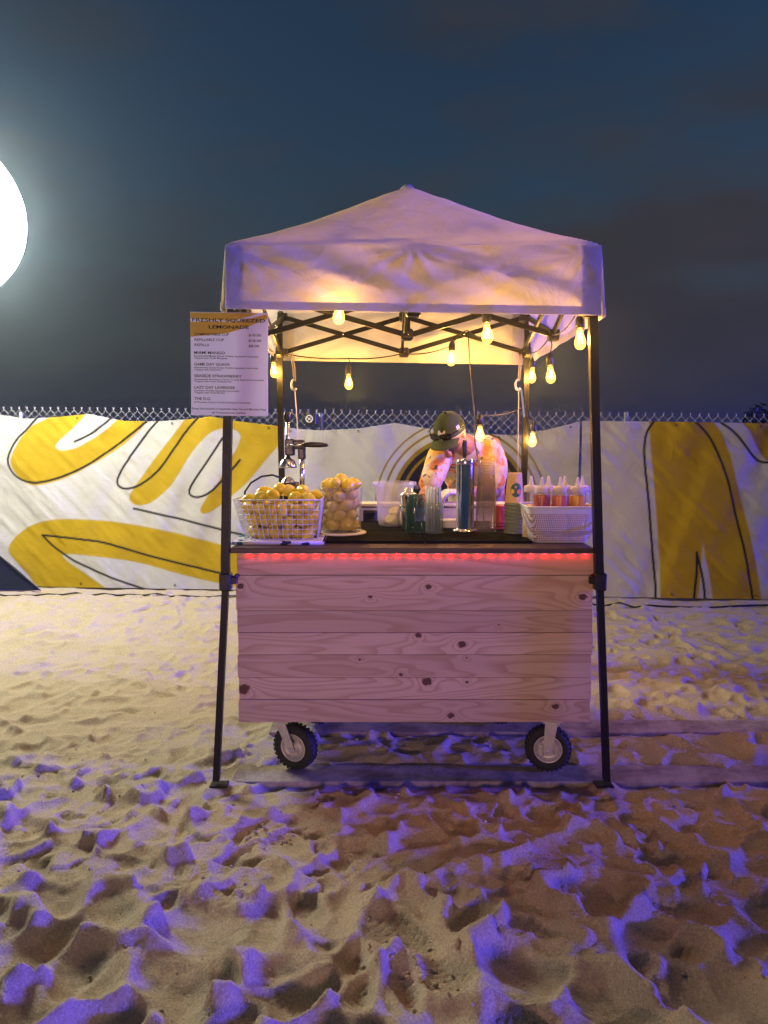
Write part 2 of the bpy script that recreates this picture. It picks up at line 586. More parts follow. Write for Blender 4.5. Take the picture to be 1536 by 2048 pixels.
nx, ny = len(xs), len(ys)
V = np.stack([XX, YY, ZZ], -1).reshape(-1, 3)
idx = np.arange(nx * ny).reshape(ny, nx)
F = np.stack([idx[:-1, :-1], idx[:-1, 1:], idx[1:, 1:], idx[1:, :-1]], -1).reshape(-1, 4)
sand_me = bpy.data.meshes.new('sand')
sand_me.vertices.add(len(V)); sand_me.vertices.foreach_set('co', V.ravel().astype(np.float32))
sand_me.loops.add(F.size); sand_me.loops.foreach_set('vertex_index', F.ravel().astype(np.int32))
sand_me.polygons.add(len(F))
sand_me.polygons.foreach_set('loop_start', np.arange(0, F.size, 4, dtype=np.int32))
sand_me.polygons.foreach_set('use_smooth', np.ones(len(F), dtype=bool))
sand_me.materials.append(M['sand'])
sand_me.update(calc_edges=True)
sand = link('sand', sand_me)
tag(sand, 'trampled pale beach sand full of footprints', kind='structure')

clod_rng = random.Random(17)
def ground_z(x, y):
    i = int(np.clip(np.searchsorted(xs, x), 1, nx - 1)); j = int(np.clip(np.searchsorted(ys, y), 1, ny - 1))
    return float(ZZ[j, i])

# crumbled damp clods kicked up among the footprints
mb = MB()
for k in range(300):
    cy = 1.5 + 2.6 * clod_rng.random() ** 1.5
    if k < 34:
        cx_, cy = 0.10 + clod_rng.gauss(0, 0.075), 1.93 + clod_rng.gauss(0, 0.06)
    elif k < 70:
        cx_, cy = -0.42 + clod_rng.gauss(0, 0.07), 2.62 + clod_rng.gauss(0, 0.05)
    else:
        cx_ = clod_rng.uniform(-1, 1) * cy * 0.55
    r_ = clod_rng.uniform(0.0025, 0.009) * (1.1 if k < 34 else 0.8)
    mb.ball((cx_, cy, ground_z(cx_, cy) + r_ * 0.3), (r_ * clod_rng.uniform(.8, 1.4), r_ * clod_rng.uniform(.8, 1.4), r_ * clod_rng.uniform(.6, 1.0)), 6, 4,
            Matrix.Rotation(clod_rng.uniform(0, 3), 3, 'X'))
cl = link('sand_clods', mb.mesh('sand_clods', M['sand']))
tag(cl, 'small crumbled sand clods scattered among the footprints', 'sand', kind='stuff')

# thin haze volume added to give the balloon lamp its halo
t = NT('halo_haze')
pv = t.n('ShaderNodeVolumePrincipled')
pv.inputs['Color'].default_value = (0.60, 0.80, 1.0, 1)
pv.inputs['Density'].default_value = 0.0055
pv.inputs['Anisotropy'].default_value = 0.90
t.l(pv.outputs[0], t.out.inputs['Volume'])
hz = link('haze', MB().box((0, 150, 2.75), (1010, 1110, 7.5)).mesh('haze', t.m))
tag(hz, 'thin haze added for the halo round the lighting balloon', kind='stuff')

# ================================================================== fence and banners
FROT = math.atan(FENCE_K)
def fence_root(name, label, cat, group=None):
    o = thing(name, label, cat, (0, 6.885, 0), group)
    o.rotation_euler = (0, 0, FROT)
    return o
def lpart(mb, name, mat, parent):
    return link(name, mb.mesh(name, mat), parent)

fence = fence_root('chain_link_fence', 'galvanised chain link fence standing behind the printed banners', 'fence')
def fence_top(s):
    return 1.705 - 0.0125 * s
mb = MB()
W2 = 0.0392
i0, i1 = int(-4.9 / W2), int(4.9 / W2)
for i in range(i0, i1):
    ztop = fence_top(i * W2) - 0.028
    n = 42
    pts = []
    for j in range(n):
        pts.append(((i + ((j + i) % 2)) * W2, 0.003 * (1 if (i + j) % 2 else -1), ztop - j * W2))
    mb.tube(pts, 0.0023, 4, caps=False)
    if i % 2 == 0:
        c = Vector(pts[0])
        mb.tube([c, c + Vector((0.0008, 0, 0.017))], 0.0038, 4)
        for sg in (-1, 1):
            mb.tube([c + Vector((0, 0, 0.015)), c + Vector((sg * 0.009, 0.002 * sg, 0.027))], 0.0026, 3)
w_ = lpart(mb, 'wire_mesh', M['galv_wire'], fence)
tag(w_, kind='stuff')
for s, z in ((-3.533, 1.70), (-0.598, 1.685), (2.19, 1.682), (4.95, 1.67), (-4.95, 1.72)):
    mb = MB().lathe([(0.0, z), (0.014, z), (0.0215, z - 0.008), (0.0215, -0.35)], 14, (s, 0.032, 0))
    lpart(mb, 'fence_post', M['galv'], fence)

YA = [(-3.272,1.616),(-3.384,1.572),(-3.484,1.475),(-3.604,1.294),(-3.623,1.173),(-3.521,1.037),(-3.412,0.989),(-3.285,1.0),(-3.044,1.069),(-2.724,1.236),(-2.407,1.43),(-2.15,1.70),(-2.47,1.70),(-2.635,1.534),(-2.858,1.4),(-2.986,1.34),(-3.112,1.325),(-3.17,1.355),(-3.156,1.4),(-3.026,1.505),(-2.78,1.72),(-3.05,1.72)]
YBC = [(-1.80,1.72),(-2.022,1.444),(-2.184,1.254),(-2.308,1.087),(-2.453,0.894),(-2.426,0.831),(-2.352,0.803),(-2.227,0.828),(-2.035,0.983),(-1.922,1.15),(-1.815,1.326),(-1.671,1.472),(-1.582,1.524),(-1.49,1.543),(-1.385,1.524),(-1.338,1.463),(-1.373,1.374),(-1.463,1.232),(-1.549,1.057),(-1.624,0.966),(-1.735,0.807),(-1.746,0.745),(-1.698,0.726),(-1.594,0.78),(-1.421,0.919),(-1.298,1.02),(-1.195,1.134),(-1.092,1.266),(-0.97,1.393),(-0.85,1.57),(-0.85,1.75),(-1.357,1.75)]
YD = [(-3.692,0.359),(-3.596,0.5),(-3.43,0.617),(-3.172,0.676),(-2.825,0.669),(-2.512,0.641),(-2.202,0.591),(-1.895,0.526),(-1.559,0.439),(-1.255,0.375),(-0.85,0.30),(-0.85,-0.06),(-1.231,-0.003),(-1.597,0.075),(-1.905,0.138),(-2.214,0.225),(-2.447,0.276),(-2.681,0.303),(-2.933,0.33),(-3.171,0.335),(-3.002,0.214),(-2.815,0.108),(-2.60,-0.06),(-3.34,-0.06),(-3.545,0.221)]
YE = [(2.373,1.70),(2.393,1.41),(2.422,1.169),(2.465,0.739),(2.508,0.304),(2.513,-0.08),(2.836,-0.08),(2.86,0.236),(2.87,0.512),(2.93,0.237),(2.99,-0.08),(3.41,-0.08),(3.341,0.316),(3.273,0.603),(3.158,1.03),(3.092,1.27),(3.015,1.481),(2.86,1.70)]
YF = [(3.10,1.70),(3.23,1.522),(3.305,1.382),(3.392,1.256),(3.488,1.214),(3.75,1.15),(4.2,1.25),(4.2,1.7)]
STROKES = [[(-3.30,1.67),(-3.359,1.61),(-3.45,1.52),(-3.566,1.415),(-3.645,1.264),(-3.635,1.158),(-3.567,1.067),(-3.442,1.019),(-3.315,1.022),(-3.123,1.069),(-2.867,1.175),(-2.612,1.341),(-2.374,1.504),(-2.17,1.67)],[(-2.52,1.70),(-2.728,1.534),(-2.856,1.46),(-2.967,1.415)],[(-2.06,1.69),(-2.235,1.519),(-2.428,1.266),(-2.543,1.101),(-2.569,1.011),(-2.516,0.966),(-2.407,0.97),(-2.282,1.028),(-2.123,1.163),(-1.995,1.341),(-1.868,1.518),(-1.70,1.69)],[(-1.516,1.451),(-1.633,1.279),(-1.777,1.081),(-1.856,0.968),(-1.852,0.906),(-1.769,0.882),(-1.641,0.932),(-1.524,1.057),(-1.421,1.168),(-1.356,1.242)],[(-2.398,0.778),(-2.198,0.735),(-1.891,0.67),(-1.556,0.583),(-1.0,0.47)],[(-0.95,0.04),(-1.259,0.103),(-1.565,0.167),(-1.902,0.245),(-2.288,0.331),(-2.676,0.449),(-2.959,0.484),(-3.323,0.51)],[(-3.323,0.51),(-3.232,0.411),(-3.046,0.29),(-2.812,0.186),(-2.532,0.074),(-2.2,-0.03)]]
STROKES_R = [[(2.46,1.66),(2.428,1.601),(2.362,1.509),(2.339,1.382),(2.352,1.197),(2.388,0.94),(2.421,0.594),(2.452,0.303),(2.471,0.157),(2.47,-0.06)],[(2.70,1.66),(2.765,1.6),(2.893,1.481),(2.981,1.312),(3.074,1.072),(3.14,0.802),(3.223,0.487),(3.275,0.243),(3.335,-0.06)],[(2.803,-0.06),(2.823,0.192),(2.822,0.425)],[(2.822,0.425),(2.858,0.28),(2.892,0.135),(2.912,-0.06)],[(2.91,1.66),(2.976,1.6),(3.109,1.508),(3.21,1.382),(3.296,1.27),(3.366,1.228),(3.487,1.243),(3.7,1.36)]]

def chaikin(P, closed, it=2):
    P = [np.array(p) for p in P]
    for _ in range(it):
        Q = []
        n = len(P)
        if not closed: Q.append(P[0])
        for i in range(n if closed else n - 1):
            a, b = P[i], P[(i + 1) % n]
            Q += [a * 0.75 + b * 0.25, a * 0.25 + b * 0.75]
        if not closed: Q.append(P[-1])
        P = Q
    return np.array(P)

def seg_dist(S, Z, P, closed):
    n = len(P)
    best = np.full(S.shape, 9.0)
    inside = np.zeros(S.shape, bool)
    for i in range(n if closed else n - 1):
        ax, ay = P[i]; bx, by = P[(i + 1) % n]
        dx, dy = bx - ax, by - ay
        t = np.clip(((S - ax) * dx + (Z - ay) * dy) / (dx * dx + dy * dy + 1e-12), 0, 1)
        best = np.minimum(best, np.hypot(S - ax - t * dx, Z - ay - t * dy))
        if closed:
            c = ((ay > Z) != (by > Z)) & (S < (bx - ax) * (Z - ay) / ((by - ay) + 1e-12) + ax)
            inside ^= c
    return best, inside

BWHITE = np.array((0.60, 0.60, 0.61)); BGOLD = np.array((0.52, 0.355, 0.012)); BBLACK = np.array((0.015, 0.014, 0.016))
M['banner'] = cloth('printed_mesh_banner', None, 0.22, 0.35, 4, attr='print')
def banner(name, label, s0, s1, top, polys, strokes, seed, disc=None, off=-0.035, smooth=True):
    nu = int((s1 - s0) / 0.0095); nv = 175
    tp = np.array(top)
    S1 = np.linspace(s0, s1, nu + 1)
    TZ = np.interp(S1, tp[:, 0], tp[:, 1])
    bz = 0.012 - 0.004 * S1 * 0
    V1 = np.linspace(0, 1, nv + 1)
    S = np.repeat(S1[None, :], nv + 1, 0)
    Z = bz[None, :] + (TZ - bz)[None, :] * V1[:, None]
    art_z = Z
    dtop = TZ[None, :] - Z
    Y = (off - 0.015 * vnoise((S + Z * 0.75) * 2.3, Z * 0.8 + S * 0.2, seed) - 0.012 * vnoise((S - Z * 0.35) * 5.5, Z * 1.2, seed + 1)
         - 0.010 * vnoise(S * 2.2, Z * 9 + S * 1.5, seed + 2) * np.exp(-dtop / 0.25)
         - 0.005 * vnoise((S + Z) * 14, (Z - S) * 3, seed + 3))
    Y -= 0.05 * (1 - V1[:, None]) ** 2
    col = np.repeat(np.repeat(BWHITE[None, None, :], nv + 1, 0), nu + 1, 1)
    def lay(c, a):
        nonlocal col
        col = col * (1 - a[..., None]) + c * a[..., None]
    aa = 0.006
    for P in polys:
        Q = chaikin(P, True) if smooth else np.array(P)
        d, ins = seg_dist(S, art_z, Q, True)
        sd = np.where(ins, d, -d)
        lay(BGOLD, np.clip(sd / aa * 0.5 + 0.5, 0, 1))
    if disc:
        cs, cz = disc
        r = np.hypot(S - cs, art_z - cz)
        for r0, r1, c in ((0.770, 0.785, BGOLD * 0.55), (0.695, 0.715, BGOLD * 0.6), (0.605, 0.640, BGOLD * 0.62), (0.0, 0.605, BBLACK), (0.53, 0.555, BGOLD * 0.62)):
            lay(c, np.clip((r - r0) / aa + 0.5, 0, 1) * np.clip((r1 - r) / aa + 0.5, 0, 1) * (1.0))
    for P in strokes:
        Q = chaikin(P, False)
        d, _ = seg_dist(S, art_z, Q, False)
        lay(BBLACK, np.clip((0.0105 - d) / aa + 0.5, 0, 1))
    root = fence_root(name, label, 'banner', 'printed banners tied to the fence')
    me = bpy.data.meshes.new('banner_sheet')
    n1 = nu + 1
    vs = np.stack([S, Y, Z], -1).reshape(-1, 3)
    id_ = np.arange(n1 * (nv + 1)).reshape(nv + 1, n1)
    fs = np.stack([id_[:-1, :-1], id_[:-1, 1:], id_[1:, 1:], id_[1:, :-1]], -1).reshape(-1, 4)
    me.from_pydata(vs.tolist(), [], fs.tolist())
    me.polygons.foreach_set('use_smooth', np.ones(len(fs), dtype=bool))
    at_ = me.color_attributes.new('print', 'FLOAT_COLOR', 'POINT')
    rgba = np.concatenate([col.reshape(-1, 3), np.ones((n1 * (nv + 1), 1))], 1)
    at_.data.foreach_set('color', rgba.ravel().astype(np.float32))
    me.materials.append(M['banner'])
    sh = link('sheet', me, root)
    # brass eyelets along the top hem and bottom hem
    for q in np.linspace(0.03, 0.97, 5):
        i = int(q * nu)
        for j, dz in ((nv - 3, 0), (4, 0)):
            p = (S[j, i], Y[j, i] - 0.004, Z[j, i])
            mb = MB().lathe([(0.006, 0.0), (0.0095, 0.002), (0.011, 0.0), (0.006, -0.0005)], 10, p, Matrix.Rotation(R(90), 3, 'X'))
            link('eyelet', mb.mesh('eyelet', M['black_plastic']), root)
    return root

topL = [(-4.95,1.66),(-3.931,1.671),(-3.727,1.675),(-3.425,1.631),(-3.123,1.65),(-2.822,1.677),(-2.478,1.61),(-2.134,1.605),(-1.793,1.628),(-1.623,1.65),(-1.359,1.603),(-0.949,1.556)]
topC = [(-0.949,1.546),(-0.599,1.518),(-0.224,1.536),(0.102,1.586),(0.425,1.531),(0.791,1.494),(1.199,1.471),(1.512,1.529),(1.774,1.596)]
topR = [(1.791,1.601),(2.394,1.595),(2.914,1.585),(3.428,1.575),(4.9,1.57)]
banner('fence_banner', 'white banner with yellow finger shapes and black outlines left of the stand', -4.9, -0.955, topL, [YA, YBC, YD], STROKES, 3)
banner('fence_banner', 'plain white banner with black disc and gold rings behind the vendor', -0.947, 1.772, topC, [], [], 13, disc=(0.707, 0.83))
banner('fence_banner', 'white banner with broad mustard stripe right of the stand', 1.793, 4.9, topR, [YE, YF], STROKES_R, 23, smooth=False)

# navy tarp leaning at the foot of the left banner
navy = cloth('navy_tarp_cloth', (0.012, 0.016, 0.045), 0.05, 0.3, 5)
tp = fence_root('navy_tarp', 'dark navy tarp pegged slantwise over the foot of the left banner', 'tarp')
mb = MB()
A_, B_, C_ = Vector((-4.85, -0.13, 1.28)), Vector((-3.27, -0.19, 0.0)), Vector((-4.85, -0.22, 0.0))
def tarp_fn(u, v):
    a = C_.lerp(B_, u); b = A_.lerp(B_, u)
    p = a.lerp(b, v)
    p.y += 0.02 * mnoise.noise(Vector((p.x * 3, p.z * 3, 1))) - 0.02
    return p
mb.grid(tarp_fn, 40, 20)
lpart(mb, 'tarp_sheet', navy, tp)
mb = MB()
mb.tube([A_.lerp(B_, k / 12) + Vector((0, -0.03, 0)) for k in range(13)], 0.006, 6)
lpart(mb, 'edge_rope', M['cord'], tp)

# black cable lying on the sand along the fence
fc = fence_root('cable', 'thin black cable lying on the sand along the foot of the banners', 'cable')
pts = [(q, -0.30 - 0.05 * math.sin(q * 1.3) - 0.03 * math.sin(q * 3.1), 0) for q in np.linspace(-4.4, 4.4, 70)]
cr_, sr_ = math.cos(FROT), math.sin(FROT)
pts = [(a, b, ground_z(a * cr_ - b * sr_, 6.885 + a * sr_ + b * cr_) + 0.006) for a, b, c in pts]
lpart(MB().tube(pts, 0.008, 6), 'cable_run', M['cord'], fc)

# small black utility box clamped on the fence top
ub = fence_root('utility_box', 'small black box with round white badge on fence behind the juicer', 'box')
mb = MB().box((-0.68, -0.02, 1.62), (0.11, 0.06, 0.10), b=0.008)
lpart(mb, 'housing', M['black_plastic'], ub)
mb = MB().lathe([(0.026, 0), (0.032, 0.003), (0.036, 0.0)], 16, (-0.69, -0.051, 1.625), Matrix.Rotation(R(90), 3, 'X'))
mb.box((-0.69, -0.052, 1.625), (0.05, 0.003, 0.006), Matrix.Rotation(R(35), 3, 'Y'))
mb.box((-0.69, -0.052, 1.625), (0.045, 0.0032, 0.006), Matrix.Rotation(R(-45), 3, 'Y'))
lpart(mb, 'badge', M['white_plastic'], ub)

# dark trees beyond the fence at the right edge
def far_tree(x, y, h, label, seed):
    rt = random.Random(seed)
    tr = thing('tree', label, 'tree', (x, y, -0.05), None)
    mb = MB().tube([(x, y, -0.1), (x + 0.05, y, h * 0.3), (x - 0.04, y, h * 0.6)], [0.14, 0.11, 0.07], 8)
    for k in range(5):
        a = k * 1.3
        mb.tube([(x, y, h * 0.4), (x + 0.6 * math.cos(a), y + 0.6 * math.sin(a), h * 0.72)], [0.06, 0.02], 6)
    part(mb, 'trunk', M['dark_frame'], tr)
    mb = MB()
    for k in range(1500):
        a, b_ = rt.uniform(0, 6.28), math.acos(rt.uniform(-0.6, 1))
        rr = rt.uniform(0.45, 1.0) * (1 + 0.3 * math.sin(3 * a + seed) * math.sin(2 * b_))
        c = Vector((x + 1.15 * rr * math.sin(b_) * math.cos(a), y + 1.15 * rr * math.sin(b_) * math.sin(a), h * 0.62 + h * 0.38 * rr * math.cos(b_)))
        d = Vector((rt.uniform(-1, 1), rt.uniform(-1, 1), rt.uniform(-.6, .6))).normalized() * 0.13
        e = d.cross(Vector((rt.uniform(-1, 1), rt.uniform(-1, 1), 1))).normalized() * 0.04
        mb.add([c - d, c + e, c + d, c - e], [(0, 1, 2, 3)])
    part(mb, 'crown', M['leaf'], tr)
M['leaf'] = simple('dark_leaves', (0.035, 0.055, 0.022), 0.6, 0, 0.4, 2)
far_tree(10.5, 20.0, 2.35, 'dark bushy tree just showing over the fence at far right', 3)

# ================================================================== lighting balloon on a mast
BC = Vector((-3.33, 5.60, 3.075))
bal = thing('lighting_balloon', 'huge glowing white lighting balloon at the left edge', 'lamp', (BC.x, BC.y, 0))
M['balloon'] = emit('glowing_balloon_skin', (1.0, 0.945, 0.74), 50.0)
mb = MB().ball(BC, (0.645, 0.645, 0.63), 48, 28)
part(mb, 'envelope', M['balloon'], bal)
mb = MB().tube([(BC.x, BC.y, BC.z - 0.63), (BC.x, BC.y, -0.2)], 0.03, 12)
part(mb, 'mast', M['galv'], bal)
for k in range(3):
    a = k * 2.094 + 0.5
    mb = MB().tube([(BC.x, BC.y, 0.75), (BC.x + 0.30 * math.cos(a), BC.y + 0.30 * math.sin(a), -0.03)], 0.018, 8)
    part(mb, 'leg', M['galv'], bal)

# ================================================================== canopy tent
TX, TY = 0.1165, 3.81
tent = thing('canopy_tent', 'white pop up canopy tent with black frame over the cart', 'tent', (TX, TY, 0))
HX, HY = 0.746, 0.79
EAVE, PEAK = 2.205, 2.685
def roof_fn(u, v):
    a, b = u * 2 - 1, v * 2 - 1
    m = max(abs(a), abs(b)); mn = min(abs(a), abs(b))
    t = 1 - m
    z = EAVE + (PEAK - EAVE) * (0.90 * t + 0.10 * t * t)
    z += 0.030 * math.sin(math.pi * t) * (1 - (mn / max(m, 1e-4)) ** 2)           # cloth bellies between the hips
    z -= 0.010 * math.sin(math.pi * min(1, t * 1.4)) * (mn / max(m, 1e-4)) ** 6
    if m > 0.97: z -= 0.006 * (m - 0.97) / 0.03
    p = Vector((a * 3.0, b * 3.0, 0))
    z += 0.0045 * t ** 0.3 * (mnoise.noise(p * 1.6) + 0.6 * mnoise.noise(p * 4.0 + Vector((a * 3, 0, 7))))
    return (TX + a * HX, TY + b * HY, z)
mb = MB().grid(roof_fn, 96, 96)
part(mb, 'roof', M['canopy'], tent)
part(MB().lathe([(0.001, PEAK + 0.004), (0.02, PEAK + 0.001), (0.035, PEAK - 0.012)], 16, (TX, TY, 0)), 'peak_cap', M['patch'], tent)

def vbot(x, y):
    f = (x - (TX - HX)) / (2 * HX)
    g = (y - (TY - HY)) / (2 * HY)
    return (1.948 - 0.026 * f) - 0.03 * g
def valance_pt(side, t, h, out=0.0):
    if side == 0:   x, y, n = TX - HX + 2 * HX * t, TY - HY, (0, -1)
    elif side == 1: x, y, n = TX + HX, TY - HY + 2 * HY * t, (1, 0)
    elif side == 2: x, y, n = TX + HX - 2 * HX * t, TY + HY, (0, 1)
    else:           x, y, n = TX - HX, TY + HY - 2 * HY * t, (-1, 0)
    zt = EAVE - 0.006
    zb = vbot(x, y)
    z = zt + (zb - zt) * h
    edge = math.sin(math.pi * t) ** 0.4 if 0 < t < 1 else 0
    q = Vector((t * 5 + side * 9, h * 1.3, 0))
    o = 0.010 * math.sin(math.pi * h * 0.5) + edge * (
        0.010 * mnoise.noise(Vector((t * 7 + h * 2.2, h * 1.1 + side * 5, 3))) +
        0.007 * mnoise.noise(Vector((t * 13 - h * 4.0, h * 2.0 + side * 3, 9))) +
        0.0035 * mnoise.noise(Vector((t * 34 + h * 9, h * 3.0, 5 + side))))
    # cloth pulled tight from the corners and over the middle hub
    for tc, hc, am in ((0.5, 0.02, 0.005), (0.04, 0.15, 0.006), (0.96, 0.15, 0.006)):
        d = math.hypot((t - tc) * 2.6, (h - hc) * 0.9)
        if d > 1e-3:
            a = math.atan2((h - hc) * 0.9, (t - tc) * 2.6)
            o += am * math.exp(-d * 2.2) * math.sin(a * 11 + side) * min(1, d * 6) * edge
    o += out + 0.012 * h
    return Vector((x + n[0] * o, y + n[1] * o, z))
for side in range(4):
    mb = MB().grid(lambda u, v: valance_pt(side, u, v), 130, 26)
    va = part(mb, 'valance', M['canopy'], tent)
    mb = MB().grid(lambda u, v: valance_pt(side, u, 0.875 + 0.128 * v, 0.0035), 130, 3)
    part(mb, 'hem', M['canopy'], va)
    for t0, t1 in ((0.0, 0.052), (0.948, 1.0)):
        mb = MB().grid(lambda u, v: valance_pt(side, t0 + (t1 - t0) * u, 0.02 + 0.97 * v, -0.004), 8, 20)
        part(mb, 'corner_patch', M['patch'], va)

ZL, ZH = 1.955, 2.165          # low and high hubs
LEGS = {'fl': [(-0.602, 3.068, 2.195), (-0.640, 3.05, 1.49), (-0.657, 3.032, 0.93), (-0.657, 3.03, 0.82)],
        'fr': [(0.836, 3.068, 2.195), (0.864, 3.05, 1.49), (0.889, 3.032, 0.93), (0.896, 3.03, 0.82)],
        'bl': [(-0.628, 4.53, 2.195), (-0.628, 4.53, 1.49), (-0.624, 4.53, 0.93), (-0.624, 4.53, 0.82)],
        'br': [(0.862, 4.53, 2.195), (0.860, 4.53, 1.49), (0.856, 4.53, 0.93), (0.856, 4.53, 0.82)]}
FEET = {'fl': (-0.708, 3.0, 0.0), 'fr': (0.940, 3.0, 0.0), 'bl': (-0.635, 4.54, 0.0), 'br': (0.866, 4.54, 0.0)}
def square_tube(path, w):
    mb = MB()
    mb.tube(path, w * 0.7071, 4, smooth=False)
    # turn the 4-gon so that its faces look along x and y
    return mb
def leg_mesh(path, w):
    mb = MB()
    vs, fs = [], []
    for p in path:
        for sx, sy in ((-1, -1), (1, -1), (1, 1), (-1, 1)):
            vs.append((p[0] + sx * w / 2, p[1] + sy * w / 2, p[2]))
    for i in range(len(path) - 1):
        for k in range(4):
            fs.append((i * 4 + k, i * 4 + (k + 1) % 4, (i + 1) * 4 + (k + 1) % 4, (i + 1) * 4 + k))
    n = len(path)
    fs.append((0, 1, 2, 3)); fs.append((4 * n - 4, 4 * n - 3, 4 * n - 2, 4 * n - 1))
    return mb.add(vs, fs)
for k, path in LEGS.items():
    lg = part(leg_mesh(path, 0.034), 'leg', M['black_steel'], tent)
    f = FEET[k]
    part(leg_mesh([(path[-1][0], path[-1][1], 0.84), f], 0.027), 'inner_leg', M['black_steel'], lg)
    q = path[-1]
    mb = MB().box((q[0], q[1], 0.845), (0.048, 0.048, 0.075), b=0.006).box((q[0] + (0.03 if q[0] < 0 else -0.03), q[1], 0.85), (0.03, 0.02, 0.03), b=0.004)
    part(mb, 'height_clip', M['black_plastic'], lg)
    mb = MB().box((f[0] + (0.012 if f[0] < 0 else -0.012), f[1], f[2] - 0.018), (0.075, 0.06, 0.006), b=0.002)
    part(mb, 'foot_plate', M['black_steel'], lg)
    t = path[0]
    sx = 1 if t[0] < 0 else -1; sy = 1 if t[1] < 3.8 else -1
    for nm, z in (('slider', ZL), ('top_bracket', ZH)):
        mb = MB().box((t[0], t[1], z), (0.052, 0.052, 0.062), b=0.006)
        mb.box((t[0] + sx * 0.035, t[1], z), (0.03, 0.03, 0.045), b=0.004)
        mb.box((t[0], t[1] + sy * 0.035, z), (0.03, 0.03, 0.045), b=0.004)
        part(mb, nm, M['black_plastic'], lg)
    mb = MB().lathe([(0.001, 0.0), (0.006, 0.0), (0.006, 0.004), (0.001, 0.006)], 10, (t[0], t[1] - 0.027, ZL), Matrix.Rotation(R(90), 3, 'X'))
    part(mb, 'rivet', M['steel'], lg)

def hub(p):
    mb = MB().box(p, (0.06, 0.06, 0.055), b=0.008)
    part(mb, 'hub', M['black_plastic'], tent)
    mb = MB().lathe([(0.001, 0.0), (0.005, 0.0), (0.004, 0.004), (0.001, 0.005)], 10, (p[0], p[1] - 0.031, p[2]), Matrix.Rotation(R(90), 3, 'X'))
    part(mb, 'rivet', M['steel'], tent)
def truss(a, b, n):
    """one scissor: a and b are plan points; n offsets the two bars so they pass beside each other"""
    a, b, n = Vector((*a, 0)), Vector((*b, 0)), Vector((*n, 0)) * 0.011
    z0, z1 = Vector((0, 0, ZL)), Vector((0, 0, ZH))
    part(MB().bar(a + z0 + n, b + z1 + n, 0.016, 0.026), 'truss_bar', M['black_steel'], tent)
    part(MB().bar(a + z1 - n, b + z0 - n, 0.016, 0.026), 'truss_bar', M['black_steel'], tent)
    c = (a + b) / 2 + (z0 + z1) / 2
    ax = n.normalized()
    Mr = ax.to_track_quat('Z', 'Y').to_matrix()
    part(MB().lathe([(0.001, 0.024), (0.005, 0.022), (0.005, -0.022), (0.001, -0.024)], 8, c, Mr), 'pivot_bolt', M['steel'], tent)
fl, fr, bl, br = [(-0.605, 3.062), (0.835, 3.062), (-0.612, 4.53), (0.846, 4.53)]
mf, mbk, ml, mr = (TX + 0.002, 3.062), (TX + 0.004, 4.53), (-0.628, 3.80), (0.858, 3.80)
ctr = (TX, 3.80)
for a, b, n in ((fl, mf, (0, 1)), (mf, fr, (0, 1)), (bl, mbk, (0, 1)), (mbk, br, (0, 1)),
                (fl, ml, (1, 0)), (ml, bl, (1, 0)), (fr, mr, (1, 0)), (mr, br, (1, 0)),
                (ml, ctr, (0, 1)), (ctr, mr, (0, 1)), (mf, ctr, (1, 0)), (ctr, mbk, (1, 0))):
    truss(a, b, n)
for h in (mf, mbk, ml, mr):
    hub((*h, ZL)); hub((*h, ZH))
hub((*ctr, ZL + 0.003))
part(MB().box((TX, 3.80, 2.31), (0.030, 0.030, 0.70), b=0.003), 'centre_mast', M['black_steel'], tent)

# ================================================================== boards lying in the sand
t = NT('sandy_weathered_board')
P_ = t.coord()
gr_ = t.noise(1.0, 4, 0.6, P_, (3, 60, 60), 2)
c = t.ramp(gr_, [(0.3, (0.17, 0.135, 0.10)), (0.7, (0.27, 0.215, 0.155))])
dust = t.rng(t.noise(7, 6, 0.7, P_), 0.40, 0.62, 0.0, 1.0)
c = t.mix(dust, c, t.ramp(t.noise(150, 3, 0.6, P_), [(0.3, (0.36, 0.31, 0.22)), (0.7, (0.52, 0.45, 0.32))]))
M['old_board'] = t.done(t.pbsdf(c, 0.9, 0, t.bump(t.noise(90, 4, 0.7, P_), 0.5, 0.006), 0.2))
def ground_board(x0, x1, y0, y1, z, label, rz=0.0):
    mb = MB()
    mb.box(((x0 + x1) / 2, (y0 + y1) / 2, z - 0.017), (x1 - x0, y1 - y0, 0.034), b=0.003)
    return solo(mb, 'wooden_board', M['old_board'], label, 'board', ((x0 + x1) / 2, (y0 + y1) / 2, z - 0.034), 'boards under the cart wheels')
ground_board(-0.66, 2.9, 3.06, 3.225, -0.036, 'long flat board under the front cart wheels, nearest the camera')
ground_board(-0.58, 3.1, 3.60, 3.76, -0.034, 'long flat board behind, under the rear cart wheels')

